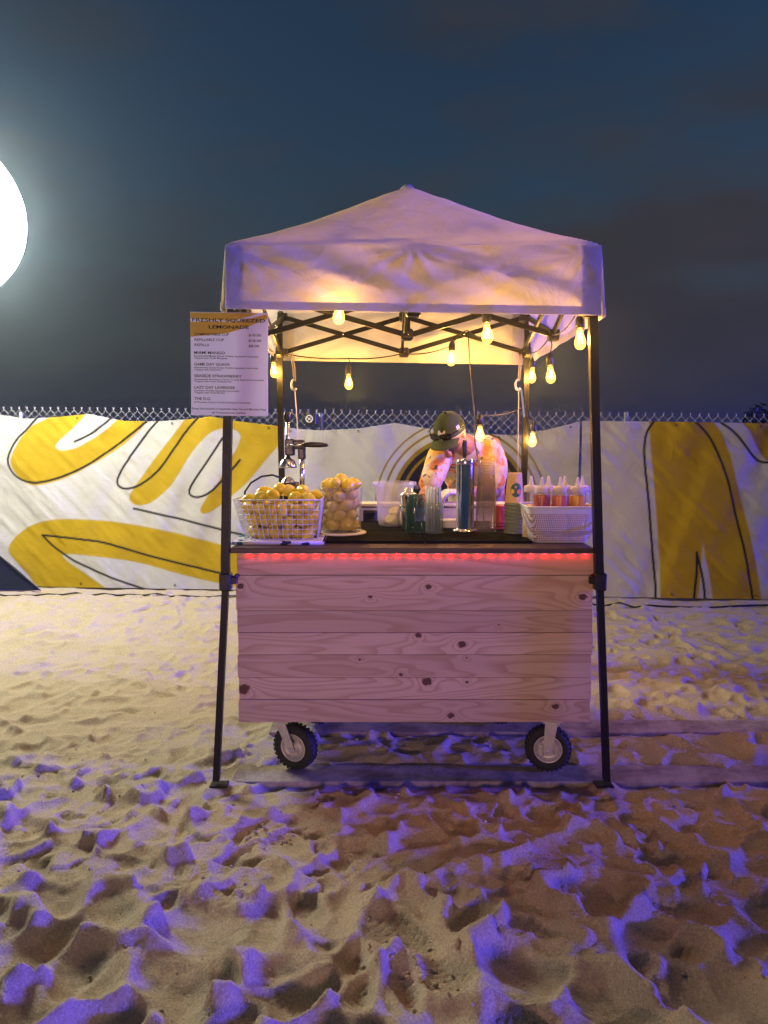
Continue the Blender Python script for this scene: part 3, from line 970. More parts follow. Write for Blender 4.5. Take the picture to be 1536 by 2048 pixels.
# ================================================================== cart
CX0, CX1, CYF, CYB = -0.618, 0.878, 3.052, 4.06
cart = thing('lemonade_cart', 'pine plank cart with dark counter on pneumatic castor wheels', 'cart', (0.137, 3.6, 0))
PL = [(.869, .960), (.717, .865), (.623, .714), (.528, .620), (.428, .525), (.332, .425), (.233, .329)]
def kx(p): return (p - 768) / 1479 * 3.08 - 0.130
KN = {1: [(480, 0.820, .012), (742, 0.775, .008), (860, 0.818, .011), (1170, 0.775, .015)],
      2: [(1000, 0.655, .004)],
      3: [(836, 0.610, .011), (925, 0.572, .015)],
      4: [(803, 0.440, .008), (720, 0.505, .005), (937, 0.513, .004)],
      5: [(480, 0.377, .022), (855, 0.409, .018), (936, 0.407, .006)],
      6: [(905, 0.262, .013), (1120, 0.300, .014)]}
for i, (z0, z1) in enumerate(PL):
    zc = (z0 + z1) / 2
    jx = (0.004, -0.003, 0.0, 0.003, -0.002, 0.002, -0.001)[i]
    c = Vector(((CX0 + CX1) / 2 + jx, CYF + 0.009 + 0.0015 * ((i * 7) % 3), zc))
    tn = (1.0, 1.05, 0.95, 1.07, 0.97, 1.03, 0.93)[i]
    wm = wood_mat('pine_board_%d' % i, 3 + i * 7.3, base=(tuple(q * tn for q in (0.68, 0.50, 0.33)), tuple(q * tn for q in (0.51, 0.335, 0.205))), knots= [(kx(p), z - zc, r) for p, z, r in KN.get(i, [])], freq=12.0 + (i * 5) % 4 * 2.2)
    me = MB().box((0, 0, 0), (CX1 - CX0, 0.018, z1 - z0 + 0.0014), b=0.0012).mesh('plank', wm)
    put(me, 'plank', cart, c - origin(cart))
side_wood = wood_mat('pine_side_board', 88, [], freq=9)
for sx, x in ((-1, CX0 + 0.010), (1, CX1 - 0.010)):
    for i, (z0, z1) in enumerate(PL):
        c = Vector((x, (CYF + 0.020 + CYB) / 2, (z0 + z1) / 2))
        me = MB().box((0, 0, 0), (0.018, CYB - CYF - 0.022, z1 - z0), b=0.0016).mesh('plank', side_wood)
        put(me, 'plank', cart, c - origin(cart))
for x in (CX0 + 0.05, CX1 - 0.05):
    for y in (CYF + 0.05, CYB - 0.05):
        part(MB().box((x, y, 0.595), (0.05, 0.05, 0.73), b=0.003), 'corner_post', M['dark_frame'], cart)
part(MB().box(((CX0 + CX1) / 2, (CYF + CYB) / 2, 0.246), (CX1 - CX0 - 0.05, CYB - CYF - 0.06, 0.02)), 'bottom_shelf', M['white_plastic'], cart)
part(MB().box(((CX0 + CX1) / 2, (CYF + CYB) / 2, 0.60), (CX1 - CX0 - 0.12, CYB - CYF - 0.12, 0.02)), 'middle_shelf', M['dark_frame'], cart)
CT = 0.985
part(MB().box((0.1165, 3.58, CT - 0.011), (1.508, 1.10, 0.022), b=0.003), 'counter_top', M['counter'], cart)
# bracket that ties cart and tent leg
for sx, x in ((-1, CX0), (1, CX1)):
    mb = MB().tube([(x - 0.012 * sx, 3.062, 0.87), (x + sx * 0.006, 3.050, 0.860), (x + sx * 0.022, 3.036, 0.850)], 0.010, 6)
    part(mb, 'tie_bracket', M['black_plastic'], cart)

def castor(px, py, pz, yaw, r=0.100, sh=-0.055):
    AX = Matrix.Rotation(R(90), 3, 'X')
    mb = MB()
    for s2 in (-1, 1):
        y = s2 * 0.042
        pts = [(-0.030, 0.128), (0.024, 0.128), (0.020, 0.0), (0.012, -0.014), (-0.002, -0.018), (-0.014, -0.010), (-0.018, 0.004)]
        if True:
            pts = [(x + sh * max(0, z) / 0.128, z) for x, z in pts]
        n = len(pts)
        vs = [(x, y - 0.0025, z) for x, z in pts] + [(x, y + 0.0025, z) for x, z in pts]
        fs = [tuple(range(n))[::-1], tuple(range(n, 2 * n))] + [(k, (k + 1) % n, n + (k + 1) % n, n + k) for k in range(n)]
        mb.add(vs, fs)
        mb.lathe([(0.008, 0), (0.008, 0.007), (0.004, 0.008), (0.004, 0.013), (0.001, 0.013)], 6, (0, s2 * 0.044, 0), AX if s2 < 0 else AX.inverted(), smooth=False)
    mb.box((sh - 0.003, 0, 0.130), (0.075, 0.092, 0.008), b=0.001)
    mb.box((sh - 0.003, 0, 0.139), (0.10, 0.10, 0.006), b=0.001)
    c = link('castor', mb.mesh('castor', M['zinc']), cart)
    c.location = Vector((px, py, pz)) - origin(cart)
    c.rotation_euler = (0, 0, yaw)
    prof = [(0.060, -0.022), (0.068, -0.027), (0.086, -0.029), (0.096, -0.022), (r, -0.010), (r, 0.010), (0.096, 0.022), (0.086, 0.029), (0.068, 0.027), (0.060, 0.022)]
    mb = MB().lathe(prof, 40, (0, 0, 0), AX)
    for k in range(30):
        a = 2 * math.pi * k / 30
        for s2 in (-1, 1):
            a2 = a + (0.10 if s2 > 0 else 0)
            Mx = Matrix.Rotation(-a2, 3, 'Y')
            mb.box(Mx @ Vector((r - 0.003, s2 * 0.0135, 0)), (0.010, 0.020, 0.012), Mx @ Matrix.Rotation(s2 * 0.35, 3, 'X'))
    lpart(mb, 'tyre', M['rubber'], c)
    mb = MB().lathe([(0.063, -0.023), (0.060, -0.026), (0.055, -0.020), (0.050, -0.008), (0.022, -0.006), (0.020, -0.026), (0.001, -0.026)], 32, (0, 0, 0), AX)
    mb.lathe([(0.063, 0.023), (0.060, 0.026), (0.055, 0.020), (0.050, 0.008), (0.022, 0.006), (0.020, 0.026), (0.001, 0.026)], 32, (0, 0, 0), AX)
    for k in range(4):
        a = k * math.pi / 2 + 0.6
        for s2 in (-1, 1):
            mb.lathe([(0.006, 0), (0.006, 0.005), (0.001, 0.006)], 8, (0.036 * math.cos(a), s2 * 0.009, 0.036 * math.sin(a)), AX if s2 < 0 else AX.inverted())
    lpart(mb, 'rim', M['zinc'], c)
    return c
castor(-0.395, 3.185, 0.070, R(-24))
castor(0.728, 3.170, 0.070, R(170), sh=-0.008)
castor(-0.33, 3.70, 0.078, R(20))
castor(0.60, 3.70, 0.078, R(-15))

# red LED strip under the counter lip
led = thing('led_strip', 'red LED strip glowing under the front edge of the dark counter', 'light strip', (0.137, 3.09, 0.945))
part(MB().box((0.130, 3.043, 0.9605), (1.48, 0.010, 0.0025)), 'tape', M['white_plastic'], led)
red_e = emit('red_led', (1.0, 0.0015, 0.004), 95.0)
dm = MB().box((0, 0, 0), (0.008, 0.007, 0.004), b=0.001).mesh('diode', red_e)
for k in range(26):
    put(dm, 'diode', led, Vector((-0.562 + k * 0.0560, 3.0455, 0.9565)) - origin(led))

# ================================================================== menu sign
def text_mesh(txt, h, x0, x1, zc, mat, bold=0.0):
    cu = bpy.data.curves.new('lettering', 'FONT')
    cu.body = txt
    cu.size = 1.0
    cu.resolution_u = 3
    cu.offset = bold
    ob = bpy.data.objects.new('lettering', cu)
    COL.objects.link(ob)
    dg = bpy.context.evaluated_depsgraph_get()
    me = bpy.data.meshes.new_from_object(ob.evaluated_get(dg))
    bpy.data.objects.remove(ob)
    n = len(me.vertices)
    co = np.empty(n * 3, np.float32)
    me.vertices.foreach_get('co', co)
    co = co.reshape(-1, 3)
    mn = co[:, 0].min(); mx = co[:, 0].max()
    X = x0 + (co[:, 0] - mn) / (mx - mn) * (x1 - x0)
    Z = zc + (co[:, 1] - 0.35) * h / 0.70
    out = np.stack([X, np.zeros(n), Z], -1)
    me.vertices.foreach_set('co', out.ravel().astype(np.float32))
    me.materials.clear()
    me.materials.append(mat)
    me.update()
    return me

SGN = Vector((-0.613, 2.975, 1.728))
sign = thing('menu_sign', 'white menu board listing lemonade flavours and prices on front tent leg', 'sign', SGN)
sign.rotation_euler = (0, R(0.9), 0)
M['sign'] = cloth('corrugated_plastic_board', (0.86, 0.86, 0.88), 0.38, 0.0, 3, weave=False, stain=0.0)
M['ink'] = simple('black_print', (0.012, 0.011, 0.016), 0.6)
lpart(MB().box((0, 0, 0), (0.306, 0.0035, 0.404), b=0.0008), 'board', M['sign'], sign)
def sx(z): return (z - 752) / 1448 * 0.306
def sz(z): return (1020 - z) / 1930 * 0.404
SK = 0.404 / 1930
LINES = [('FRESHLY SQUEEZED', 65, 1425, 200, 62, .02), ('LEMONADE', 372, 1120, 325, 62, .02),
 ('COMPOSTABLE CUP', 103, 748, 466, 46, .012), ('$10.00', 1115, 1348, 470, 44, .012),
 ('REFILLABLE CUP', 103, 655, 566, 46, .012), ('$18.00', 1115, 1348, 572, 44, .012),
 ('REFILLS', 103, 375, 664, 46, .012), ('$8.00', 1115, 1312, 670, 44, .012),
 ('MIAMI MANGO', 95, 672, 808, 50, .016), ('Housemade Mango Puree, Freshly Squeezed Lemonade', 95, 1300, 868, 30, .012), ('Topped with Fresh Mangoes', 95, 715, 908, 30, .012),
 ('GAME DAY GUAVA', 95, 762, 1022, 50, .016), ('Housemade Guava Puree, Freshly Squeezed Lemonade', 95, 1288, 1084, 30, .012), ('Topped with Fresh Kiwi', 95, 602, 1124, 30, .012),
 ('SEASIDE STRAWBERRY', 95, 985, 1240, 50, .016), ('Housemade Strawberry Puree, Freshly Squeezed Lemonade', 95, 1398, 1304, 30, .012), ('Topped with Fresh Strawberries', 95, 795, 1342, 30, .012),
 ('LAZY DAY LAVENDER', 95, 862, 1456, 50, .016), ('Lavender, Freshly Squeezed Lemonade,', 95, 942, 1516, 30, .012), ('Topped with Fresh Berries', 95, 665, 1556, 30, .012),
 ('THE O.G.', 95, 400, 1668, 50, .016), ('A Timeless Classic, Freshly Squeezed Lemonade', 90, 1142, 1734, 30, .012),
 ('Prices Not Inclusive of Applicable Sales Tax and Merchant Fees', 48, 1440, 1856, 36, .012), ('All Transactions are Cashless', 416, 1060, 1926, 36, .012)]
M['gold_shape'] = cloth('gold_header', (0.95, 0.62, 0.05), 0.40, 0.0, 3, weave=False, stain=0.0)  # flat gold shapes across the top of the board, narrow gap between
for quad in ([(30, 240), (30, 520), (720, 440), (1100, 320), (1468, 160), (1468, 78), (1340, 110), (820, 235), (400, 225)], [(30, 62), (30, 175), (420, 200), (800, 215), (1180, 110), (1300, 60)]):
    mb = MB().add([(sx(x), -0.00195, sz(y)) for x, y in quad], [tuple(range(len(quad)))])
    lpart(mb, 'header_shape', M['gold_shape'], sign)
for tx, a, b, y, h, bo in LINES:
    me = text_mesh(tx, h * SK, sx(a), sx(b), sz(y), M['ink'], bo)
    put(me, 'lettering', sign, (0, -0.0026, 0))
for z in (0.15, -0.15):
    mb = MB().tube([(-0.02, 0.004, z), (-0.038, 0.05, z), (-0.025, 0.10, z), (0.012, 0.10, z), (0.016, 0.05, z), (-0.002, 0.004, z)], 0.0025, 5)
    lpart(mb, 'cable_tie', M['white_plastic'], sign)

# ================================================================== string lights
t = NT('glowing_bulb_glass')
tp_ = t.n('ShaderNodeBsdfTransparent')
em = t.n('ShaderNodeEmission')
t.setv(em.inputs[0], (1.0, 0.56, 0.07)); em.inputs[1].default_value = 1.9
M['bulb'] = t.done(t.adds(tp_.outputs[0], em.outputs[0]))
M['filament'] = emit('filament', (1.0, 0.72, 0.28), 14.0)
glass_me = MB().lathe([(0.0135, 0.0), (0.014, -0.012), (0.019, -0.028), (0.0255, -0.048), (0.0265, -0.060), (0.022, -0.076), (0.012, -0.086), (0.0005, -0.089)], 20).mesh('glass', M['bulb'])
sock_me = MB().lathe([(0.0005, 0.062), (0.006, 0.060), (0.008, 0.052), (0.016, 0.044), (0.019, 0.030), (0.019, 0.004), (0.0165, -0.004), (0.0005, -0.004)], 16).mesh('socket', M['black_plastic'])
fm = MB()
for k in range(4):
    a = k * math.pi / 2
    fm.tube([(0.006 * math.cos(a), 0.006 * math.sin(a), -0.02), (0.010 * math.cos(a + .3), 0.010 * math.sin(a + .3), -0.062)], 0.0016, 5)
fil_me = fm.mesh('filament', M['filament'])
BULBS = [((-0.182, 3.105, 1.944), 'half hidden behind the front valance, left of centre', 2.020),
         ((0.436, 3.20, 1.878), 'hanging at the front, right of the canopy centre', 1.995),
         ((0.822, 3.16, 1.848), 'nearest the right front tent leg', 1.99),
         ((0.842, 3.80, 1.758), 'hanging low midway along the right side', 1.96),
         ((0.880, 4.45, 1.808), 'close beside the right rear tent leg, below the valance', 1.95),
         ((0.400, 4.44, 1.907), 'at the rear, glowing against the yellow back valance', 1.985),
         ((-0.210, 4.44, 1.769), 'alone below the back valance, left of centre', 1.912),
         ((-0.655, 4.45, 1.839), 'nearest the menu board, by the left rear leg', 1.95),
         ((0.523, 4.06, 1.463), 'lowest, dangling beside the vendor\'s cap', 1.565),
         ((0.892, 4.46, 1.430), 'dangling low beside the right rear leg, over the bottles', 1.53)]
for i, (p, where, ztop) in enumerate(BULBS):
    b = thing('string_light_bulb', 'lit warm string light bulb ' + where, 'light bulb', p, 'string light bulbs under the canopy')
    rot = (R(random.uniform(-5, 5)), R(random.uniform(-6, 6)), random.uniform(0, 6))
    put(glass_me, 'glass', b, (0, 0, 0.040), rot, 0.92)
    put(sock_me, 'socket', b, (0, 0, 0.050), rot)
    put(fil_me, 'filament', b, (0, 0, 0.046), rot)
    if ztop - p[2] > 0.115:
        part(MB().tube([(p[0], p[1], p[2] + 0.108), (p[0] + 0.006, p[1], (p[2] + ztop) / 2 + 0.05), (p[0], p[1], ztop)], 0.0028, 5), 'pigtail', M['cord'], b)
    ld = bpy.data.lights.new('bulb_light', 'POINT')
    ld.energy = (7.0, 7.5, 8.0, 12.0, 12.0, 12.0, 12.0, 12.0, 2.2, 6.0)[i]
    ld.color = (1.0, 0.47, 0.075)
    ld.shadow_soft_size = 0.022
    lo = bpy.data.objects.new('bulb_light', ld)
    COL.objects.link(lo)
    lo.parent = b
def sag(a, b, d, n=10):
    a, b = Vector(a), Vector(b)
    return [a.lerp(b, k / n) - Vector((0, 0, d * 4 * (k / n) * (1 - k / n))) for k in range(n + 1)]
wire = thing('cord', 'thin black cord linking the string light bulbs under the canopy', 'cord', (0.1, 3.8, 1.9))
runs = [sag((-0.60, 4.50, 1.945), (-0.210, 4.44, 1.910), 0.012) + sag((-0.210, 4.44, 1.910), (0.11, 4.50, 1.945), 0.012),
        sag((0.11, 4.50, 1.945), (0.400, 4.44, 1.985), 0.02) + sag((0.400, 4.44, 1.985), (0.50, 4.50, 2.08), -0.02) + sag((0.50, 4.50, 2.08), (0.84, 4.50, 1.97), 0.03),
        sag((0.84, 4.50, 1.97), (0.842, 3.80, 1.96), 0.05) + sag((0.842, 3.80, 1.96), (0.822, 3.16, 1.99), 0.04),
        sag((0.822, 3.16, 1.99), (0.436, 3.20, 1.995), 0.0) + sag((0.436, 3.20, 1.995), (-0.182, 3.105, 2.02), 0.0),
        sag((-0.182, 3.105, 2.02), (-0.60, 3.15, 2.05), 0.02) + sag((-0.60, 3.15, 2.05), (-0.655, 4.45, 1.95), 0.06)]
for r_ in runs:
    part(MB().tube(r_, 0.0035, 6), 'cord_run', M['cord'], wire)
drop = thing('cord', 'thin black cord dropping from the back truss behind the cup stack', 'cord', (0.52, 4.2, 1.0))
part(MB().tube([(0.50, 4.49, 2.07), (0.515, 4.44, 1.80), (0.525, 4.35, 1.60), (0.517, 4.22, 1.42), (0.512, 3.98, 1.30), (0.514, 3.84, 1.10), (0.52, 3.80, 0.985)], 0.0035, 6), 'cord_run', M['cord'], drop)
drop2 = thing('cord', 'thin black cord holding the lowest bulbs beside the right rear leg', 'cord', (0.85, 4.47, 1.5))
part(MB().tube([(0.835, 4.49, 1.96), (0.838, 4.47, 1.75), (0.850, 4.46, 1.60), (0.892, 4.46, 1.535)], 0.003, 5), 'cord_run', M['cord'], drop2)
part(MB().tube(sag((0.845, 4.465, 1.63), (0.523, 4.06, 1.565), 0.02), 0.003, 5), 'cord_run', M['cord'], drop2)

# tie-down ropes with plastic hooks at the rear legs
M['rope'] = simple('pale_rope', (0.62, 0.55, 0.36), 0.8, 0, 0.2, 200)
M['blue_tape'] = simple('blue_tape', (0.18, 0.30, 0.55), 0.6)
def guy_rope(label, p, hook, ends, tape=False):
    g = thing('guy_rope', label, 'rope', hook, 'tie down ropes on the rear legs')
    part(MB().tube([p, ((p[0] + hook[0]) / 2 + 0.004, p[1], (p[2] + hook[2]) / 2), hook], 0.0035, 6), 'strap', M['rope'], g)
    part(MB().tube([(p[0] + 0.012, p[1], p[2]), ((p[0] + hook[0]) / 2 + 0.014, p[1], (p[2] + hook[2]) / 2), (hook[0] + 0.008, hook[1], hook[2])], 0.0035, 6), 'strap', M['rope'], g)
    arc = [(hook[0] + 0.016 * math.cos(a), hook[1], hook[2] - 0.022 + 0.03 * math.sin(a)) for a in np.linspace(1.6, 5.6, 12)]
    part(MB().tube(arc, [0.0055] * 6 + [0.007] * 6, 6), 'hook', M['white_plastic'], g)
    for e in ends:
        part(MB().tube([(hook[0] + 0.004, hook[1], hook[2] - 0.045), e], 0.0022, 5), 'line', M['rope'], g)
    if tape:
        part(MB().grid(lambda u, v: (hook[0] + 0.012 + 0.012 * u + 0.02 * v, hook[1] - 0.01, hook[2] - 0.05 - 0.16 * v), 2, 8), 'tape_tail', M['blue_tape'], g)
guy_rope('pale rope with plastic hook beside the left rear leg above the juicer', (-0.548, 4.40, 1.93), (-0.529, 4.40, 1.775), [(-0.475, 4.36, 0.985), (-0.515, 4.40, 1.58)])
guy_rope('pale rope with plastic hook and blue tape beside the right rear leg', (0.790, 4.40, 1.93), (0.788, 4.40, 1.775), [(0.792, 4.36, 1.0)], True)

# ================================================================== things on the counter
# ribbed rubber bar mats
def bar_mat(x0, x1, y0, y1, label):
    mb = MB()
    mb.box(((x0 + x1) / 2, (y0 + y1) / 2, CT + 0.003), (x1 - x0, y1 - y0, 0.006), b=0.001)
    n = int((x1 - x0 - 0.02) / 0.0085)
    for k in range(n):
        x = x0 + 0.012 + (x1 - x0 - 0.024) * k / (n - 1)
        mb.box((x, (y0 + y1) / 2, CT + 0.0085), (0.0045, y1 - y0 - 0.02, 0.006))
    for y in (y0 + 0.005, y1 - 0.005):
        mb.box(((x0 + x1) / 2, y, CT + 0.009), (x1 - x0, 0.008, 0.007), b=0.001)
    for x in (x0 + 0.004, x1 - 0.004):
        mb.box((x, (y0 + y1) / 2, CT + 0.0088), (0.007, y1 - y0 - 0.018, 0.0066))
    solo(mb, 'bar_mat', M['mat_rubber'], label, 'mat', ((x0 + x1) / 2, (y0 + y1) / 2, CT), 'black ribbed bar mats on the counter')
bar_mat(-0.285, 0.175, 3.165, 3.545, 'black ribbed bar mat at the counter front beside the lemon basket')
bar_mat(0.180, 0.640, 3.165, 3.545, 'black ribbed bar mat at the counter front under tower and cups')
bar_mat(-0.20, 0.26, 3.56, 3.94, 'black ribbed bar mat at the counter back under the emptier tub')
bar_mat(0.265, 0.725, 3.56, 3.94, 'black ribbed bar mat at the counter back behind the cup stacks')
MZ = CT + 0.0125

# towel under the lemon basket
t = NT('printed_towel')
P_ = t.coord()
c = t.mix(t.math('GREATER_THAN', t.noise(16, 1, 0.5, P_, None, 2), 0.60), (0.66, 0.66, 0.72), (0.03, 0.04, 0.10))
c = t.mix(t.math('GREATER_THAN', t.noise(11, 1, 0.5, P_, None, 8), 0.63), c, (0.02, 0.16, 0.26))
M['towel'] = t.done(t.pbsdf(c, 0.9, 0, t.bump(t.noise(300, 2, 0.5, P_), 0.4, 0.002), 0.2))
mb = MB()
mb.box((-0.455, 3.275, CT + 0.004), (0.40, 0.31, 0.008), b=0.003, seg=2).box((-0.46, 3.272, CT + 0.0115), (0.385, 0.30, 0.007), Matrix.Rotation(R(1.5), 3, 'Z'), b=0.003, seg=2)
mb.tube([(-0.645, 3.125, CT + 0.008), (-0.55, 3.121, CT + 0.009), (-0.40, 3.122, CT + 0.0085), (-0.27, 3.126, CT + 0.008)], 0.008, 8)
solo(mb, 'folded_towel', M['towel'], 'folded white towel with blue print under the wire lemon basket', 'towel', (-0.455, 3.275, CT))

# lemons
t = NT('lemon_peel')
oi = t.n('ShaderNodeObjectInfo')
c = t.ramp(oi.outputs['Random'], [(0.0, (0.84, 0.58, 0.012)), (0.5, (0.86, 0.68, 0.03)), (1.0, (0.80, 0.69, 0.06))])
n_ = t.noise(160, 2, 0.5)
c = t.mix(t.rng(t.noise(25, 3, 0.6), 0.45, 0.75, 0.0, 0.35), c, (0.60, 0.52, 0.05))
M['lemon'] = t.done(t.pbsdf(c, 0.30, 0, t.bump(n_, 0.25, 0.002), 0.55))
t = NT('peeled_lemon')
c = t.ramp(t.noise(30, 3, 0.6), [(0.3, (0.80, 0.62, 0.06)), (0.7, (0.86, 0.74, 0.16))])
M['peeled'] = t.done(t.pbsdf(c, 0.55, 0, t.bump(t.noise(60, 2, 0.5), 0.35, 0.004), 0.4))
lem_prof = [(0.0004, -0.0455), (0.0045, -0.0440), (0.0075, -0.039), (0.0150, -0.031), (0.0245, -0.018), (0.0290, -0.003), (0.0285, 0.009), (0.0230, 0.022), (0.0140, 0.0325), (0.0075, 0.0390), (0.0058, 0.0450), (0.0040, 0.0480), (0.0004, 0.0490)]
lem_me = MB().lathe(lem_prof, 16).mesh('lemon', M['lemon'])
lem2_me = MB().lathe([(r * 1.06, z * 0.9) for r, z in lem_prof], 14).mesh('lemon', M['lemon'])
peel_me = MB().lathe([(r * 1.03, z * 0.80) for r, z in lem_prof], 12).mesh('peeled_lemon', M['peeled'])
rl = random.Random(5)
ORD = ['first', 'second', 'third', 'fourth', 'fifth', 'sixth', 'seventh', 'eighth', 'ninth', 'tenth', 'eleventh', 'twelfth', 'thirteenth', 'fourteenth']
def lemon(p, me, label, group, tilt=None):
    o = put(me, me.name.split('.')[0], None, p, (rl.uniform(0.9, 2.2), rl.uniform(-0.5, 0.5), rl.uniform(0, 6.28)), rl.uniform(0.93, 1.08))
    return tag(o, label, 'lemon', group)
for lay in range(3):
    z = 1.026 + lay * 0.052
    g = (z - 0.99) / 0.175
    for ix in range(6):
        for iy in range(3):
            x0 = -0.565 - 0.040 * g; x1 = -0.335 + 0.025 * g
            x = x0 + (x1 - x0) * (ix + (0.25 if lay % 2 else 0.0)) / 5.25
            y = 3.238 + 0.070 * iy + rl.uniform(-0.006, 0.006)
            lemon((x + rl.uniform(-0.008, 0.008), y - 0.012 * g, z + rl.uniform(-0.008, 0.008)), lem_me if rl.random() < .6 else lem2_me,
                  'yellow lemon packed inside the white wire basket', 'lemons inside the wire basket')
for q_, (x, y, z) in enumerate(sorted(((-0.545, 3.24, 1.180), (-0.485, 3.215, 1.190), (-0.425, 3.30, 1.205), (-0.390, 3.235, 1.178), (-0.335, 3.235, 1.172), (-0.465, 3.295, 1.212), (-0.545, 3.32, 1.195), (-0.365, 3.30, 1.200), (-0.305, 3.30, 1.180), (-0.595, 3.27, 1.165)))):
    lemon((x, y, z), lem_me, 'lemon heaped above the wire basket rim, %s from the left' % ORD[q_], 'lemons heaped on the wire basket')

# white wire basket
wb = thing('wire_basket', 'white wire basket full of lemons at the left end of the counter', 'basket', (-0.455, 3.30, CT + 0.015))
def wbp(a, b, h):
    """a,b in -1..1 across and deep, h 0..1 up"""
    return Vector((-0.4475 - 0.012 * h + a * (0.155 + 0.032 * h), 3.305 + b * (0.112 + 0.026 * h), CT + 0.0165 + h * 0.172))
def wires(fn, nm, n, rows):
    mb = MB()
    for k in range(n + 1):
        u = -1 + 2 * k / n
        mb.tube([fn(u, h) for h in np.linspace(0, 1, 5)], 0.0013, 5)
    for j in range(rows):
        h = j / rows
        mb.tube([fn(-1, h), fn(1, h)], 0.0012, 5)
    part(mb, nm, M['white_wire'], wb)
wires(lambda u, h: wbp(u, -1, h), 'front_wires', 15, 8)
wires(lambda u, h: wbp(u, 1, h), 'back_wires', 15, 8)
wires(lambda u, h: wbp(-1, u, h), 'side_wires', 11, 8)
wires(lambda u, h: wbp(1, u, h), 'side_wires', 11, 8)
mb = MB()
for k in range(16):
    u = -1 + 2 * k / 15
    mb.tube([wbp(u, -1, 0), wbp(u, 1, 0)], 0.0013, 5)
part(mb, 'floor_wires', M['white_wire'], wb)
mb = MB().tube([wbp(a, b, 1) for a, b in ((-1, -1), (1, -1), (1, 1), (-1, 1), (-1, -1))], 0.0026, 6)
part(mb, 'rim', M['white_wire'], wb)

# clear tub of peeled lemons
M['tub'] = clear('milky_clear_plastic', (0.80, 0.78, 0.76), 0.05, 0.25)
M['tub_white'] = clear('frosted_white_plastic', (0.82, 0.81, 0.82), 0.20, 0.3)
M['clear_cup'] = clear('clear_cup_plastic', (0.82, 0.78, 0.76), 0.025, 0.08)
M['jar_glass'] = clear('teal_jar_glass', (0.08, 0.24, 0.20), 0.10, 0.05, 0.3)
M['cup_glass'] = clear('clear_glass', (0.62, 0.74, 0.74), 0.16, 0.05)
tub = thing('plastic_tub', 'clear plastic tub heaped with peeled lemons beside the wire basket', 'tub', (-0.200, 3.425, MZ))
part(MB().lathe([(0.001, 0.002), (0.088, 0.002), (0.092, 0.008), (0.100, 0.200), (0.104, 0.203), (0.104, 0.210), (0.098, 0.210), (0.096, 0.190), (0.087, 0.012), (0.001, 0.009)], 36, (-0.200, 3.425, MZ + 0.006)), 'body', M['tub'], tub)
part(MB().lathe([(0.001, 0.0), (0.116, 0.0), (0.119, 0.004), (0.116, 0.008), (0.001, 0.008)], 36, (-0.200, 3.425, MZ)), 'lid_under', M['white_plastic'], tub)
mb = MB().grid(lambda u, v: (-0.200 + 0.104 * math.cos(-2.35 + 1.2 * u), 3.425 + 0.104 * math.sin(-2.35 + 1.2 * u), MZ + 0.160 + 0.032 * v), 12, 3)
part(mb, 'grip_band', M['tub'], tub)
for lay in range(4):
    for k in range(7):
        rr = 0.0 if k == 6 else 0.056
        a = k * math.pi / 3 + lay * 0.5
        lemon((-0.200 + rr * math.cos(a), 3.425 + rr * math.sin(a), MZ + 0.045 + lay * 0.046 + rl.uniform(-.006, .006)), peel_me, 'peeled lemon packed inside the clear tub', 'lemons inside the tub')
for q_, (x, y, z) in enumerate(sorted(((-0.262, 3.40, 0.222), (-0.222, 3.365, 0.236), (-0.165, 3.375, 0.226), (-0.200, 3.44, 0.246), (-0.140, 3.41, 0.230), (-0.255, 3.46, 0.225), (-0.150, 3.47, 0.228)))):
    lemon((x, y, MZ + z), peel_me if x < -0.21 else lem2_me, 'lemon heaped above the clear tub rim, %s from the left' % ORD[q_], 'lemons heaped on the tub')

# emptier tub
t2c = (0.053, 3.745, MZ)
tub2 = thing('plastic_tub', 'clear plastic tub nearly empty with lemon halves at the bottom', 'tub', t2c)
part(MB().lathe([(0.001, 0.002), (0.076, 0.002), (0.080, 0.008), (0.098, 0.205), (0.110, 0.206), (0.112, 0.214), (0.110, 0.222), (0.100, 0.222), (0.096, 0.200), (0.076, 0.012), (0.001, 0.010)], 36, t2c), 'body', M['tub_white'], tub2)
for sx_ in (-1, 1):
    part(MB().box((t2c[0] + sx_ * 0.112, t2c[1], MZ + 0.196), (0.018, 0.03, 0.022), b=0.003), 'handle_ear', M['tub'], tub2)
half_pf = [(r, z) for r, z in lem_prof if z < 0.004] + [(0.0298, 0.004), (0.026, 0.0045), (0.0005, 0.0045)]
half_me = MB().lathe(half_pf, 16).mesh('lemon_half', M['peeled'])
for k, (dx, dy, dz) in enumerate(((-0.02, -0.035, 0.04), (0.02, 0.0, 0.036), (-0.04, 0.02, 0.038), (0.03, 0.04, 0.04), (0.0, -0.01, 0.075), (0.045, -0.03, 0.042))):
    o = put(half_me, 'lemon_half', None, (t2c[0] + dx, t2c[1] + dy, MZ + dz), (rl.uniform(0.4, 1.5), rl.uniform(-.6, .6), rl.uniform(0, 6)))
    tag(o, 'squeezed lemon half lying in the nearly empty tub', 'lemon', 'lemon halves in the tub')

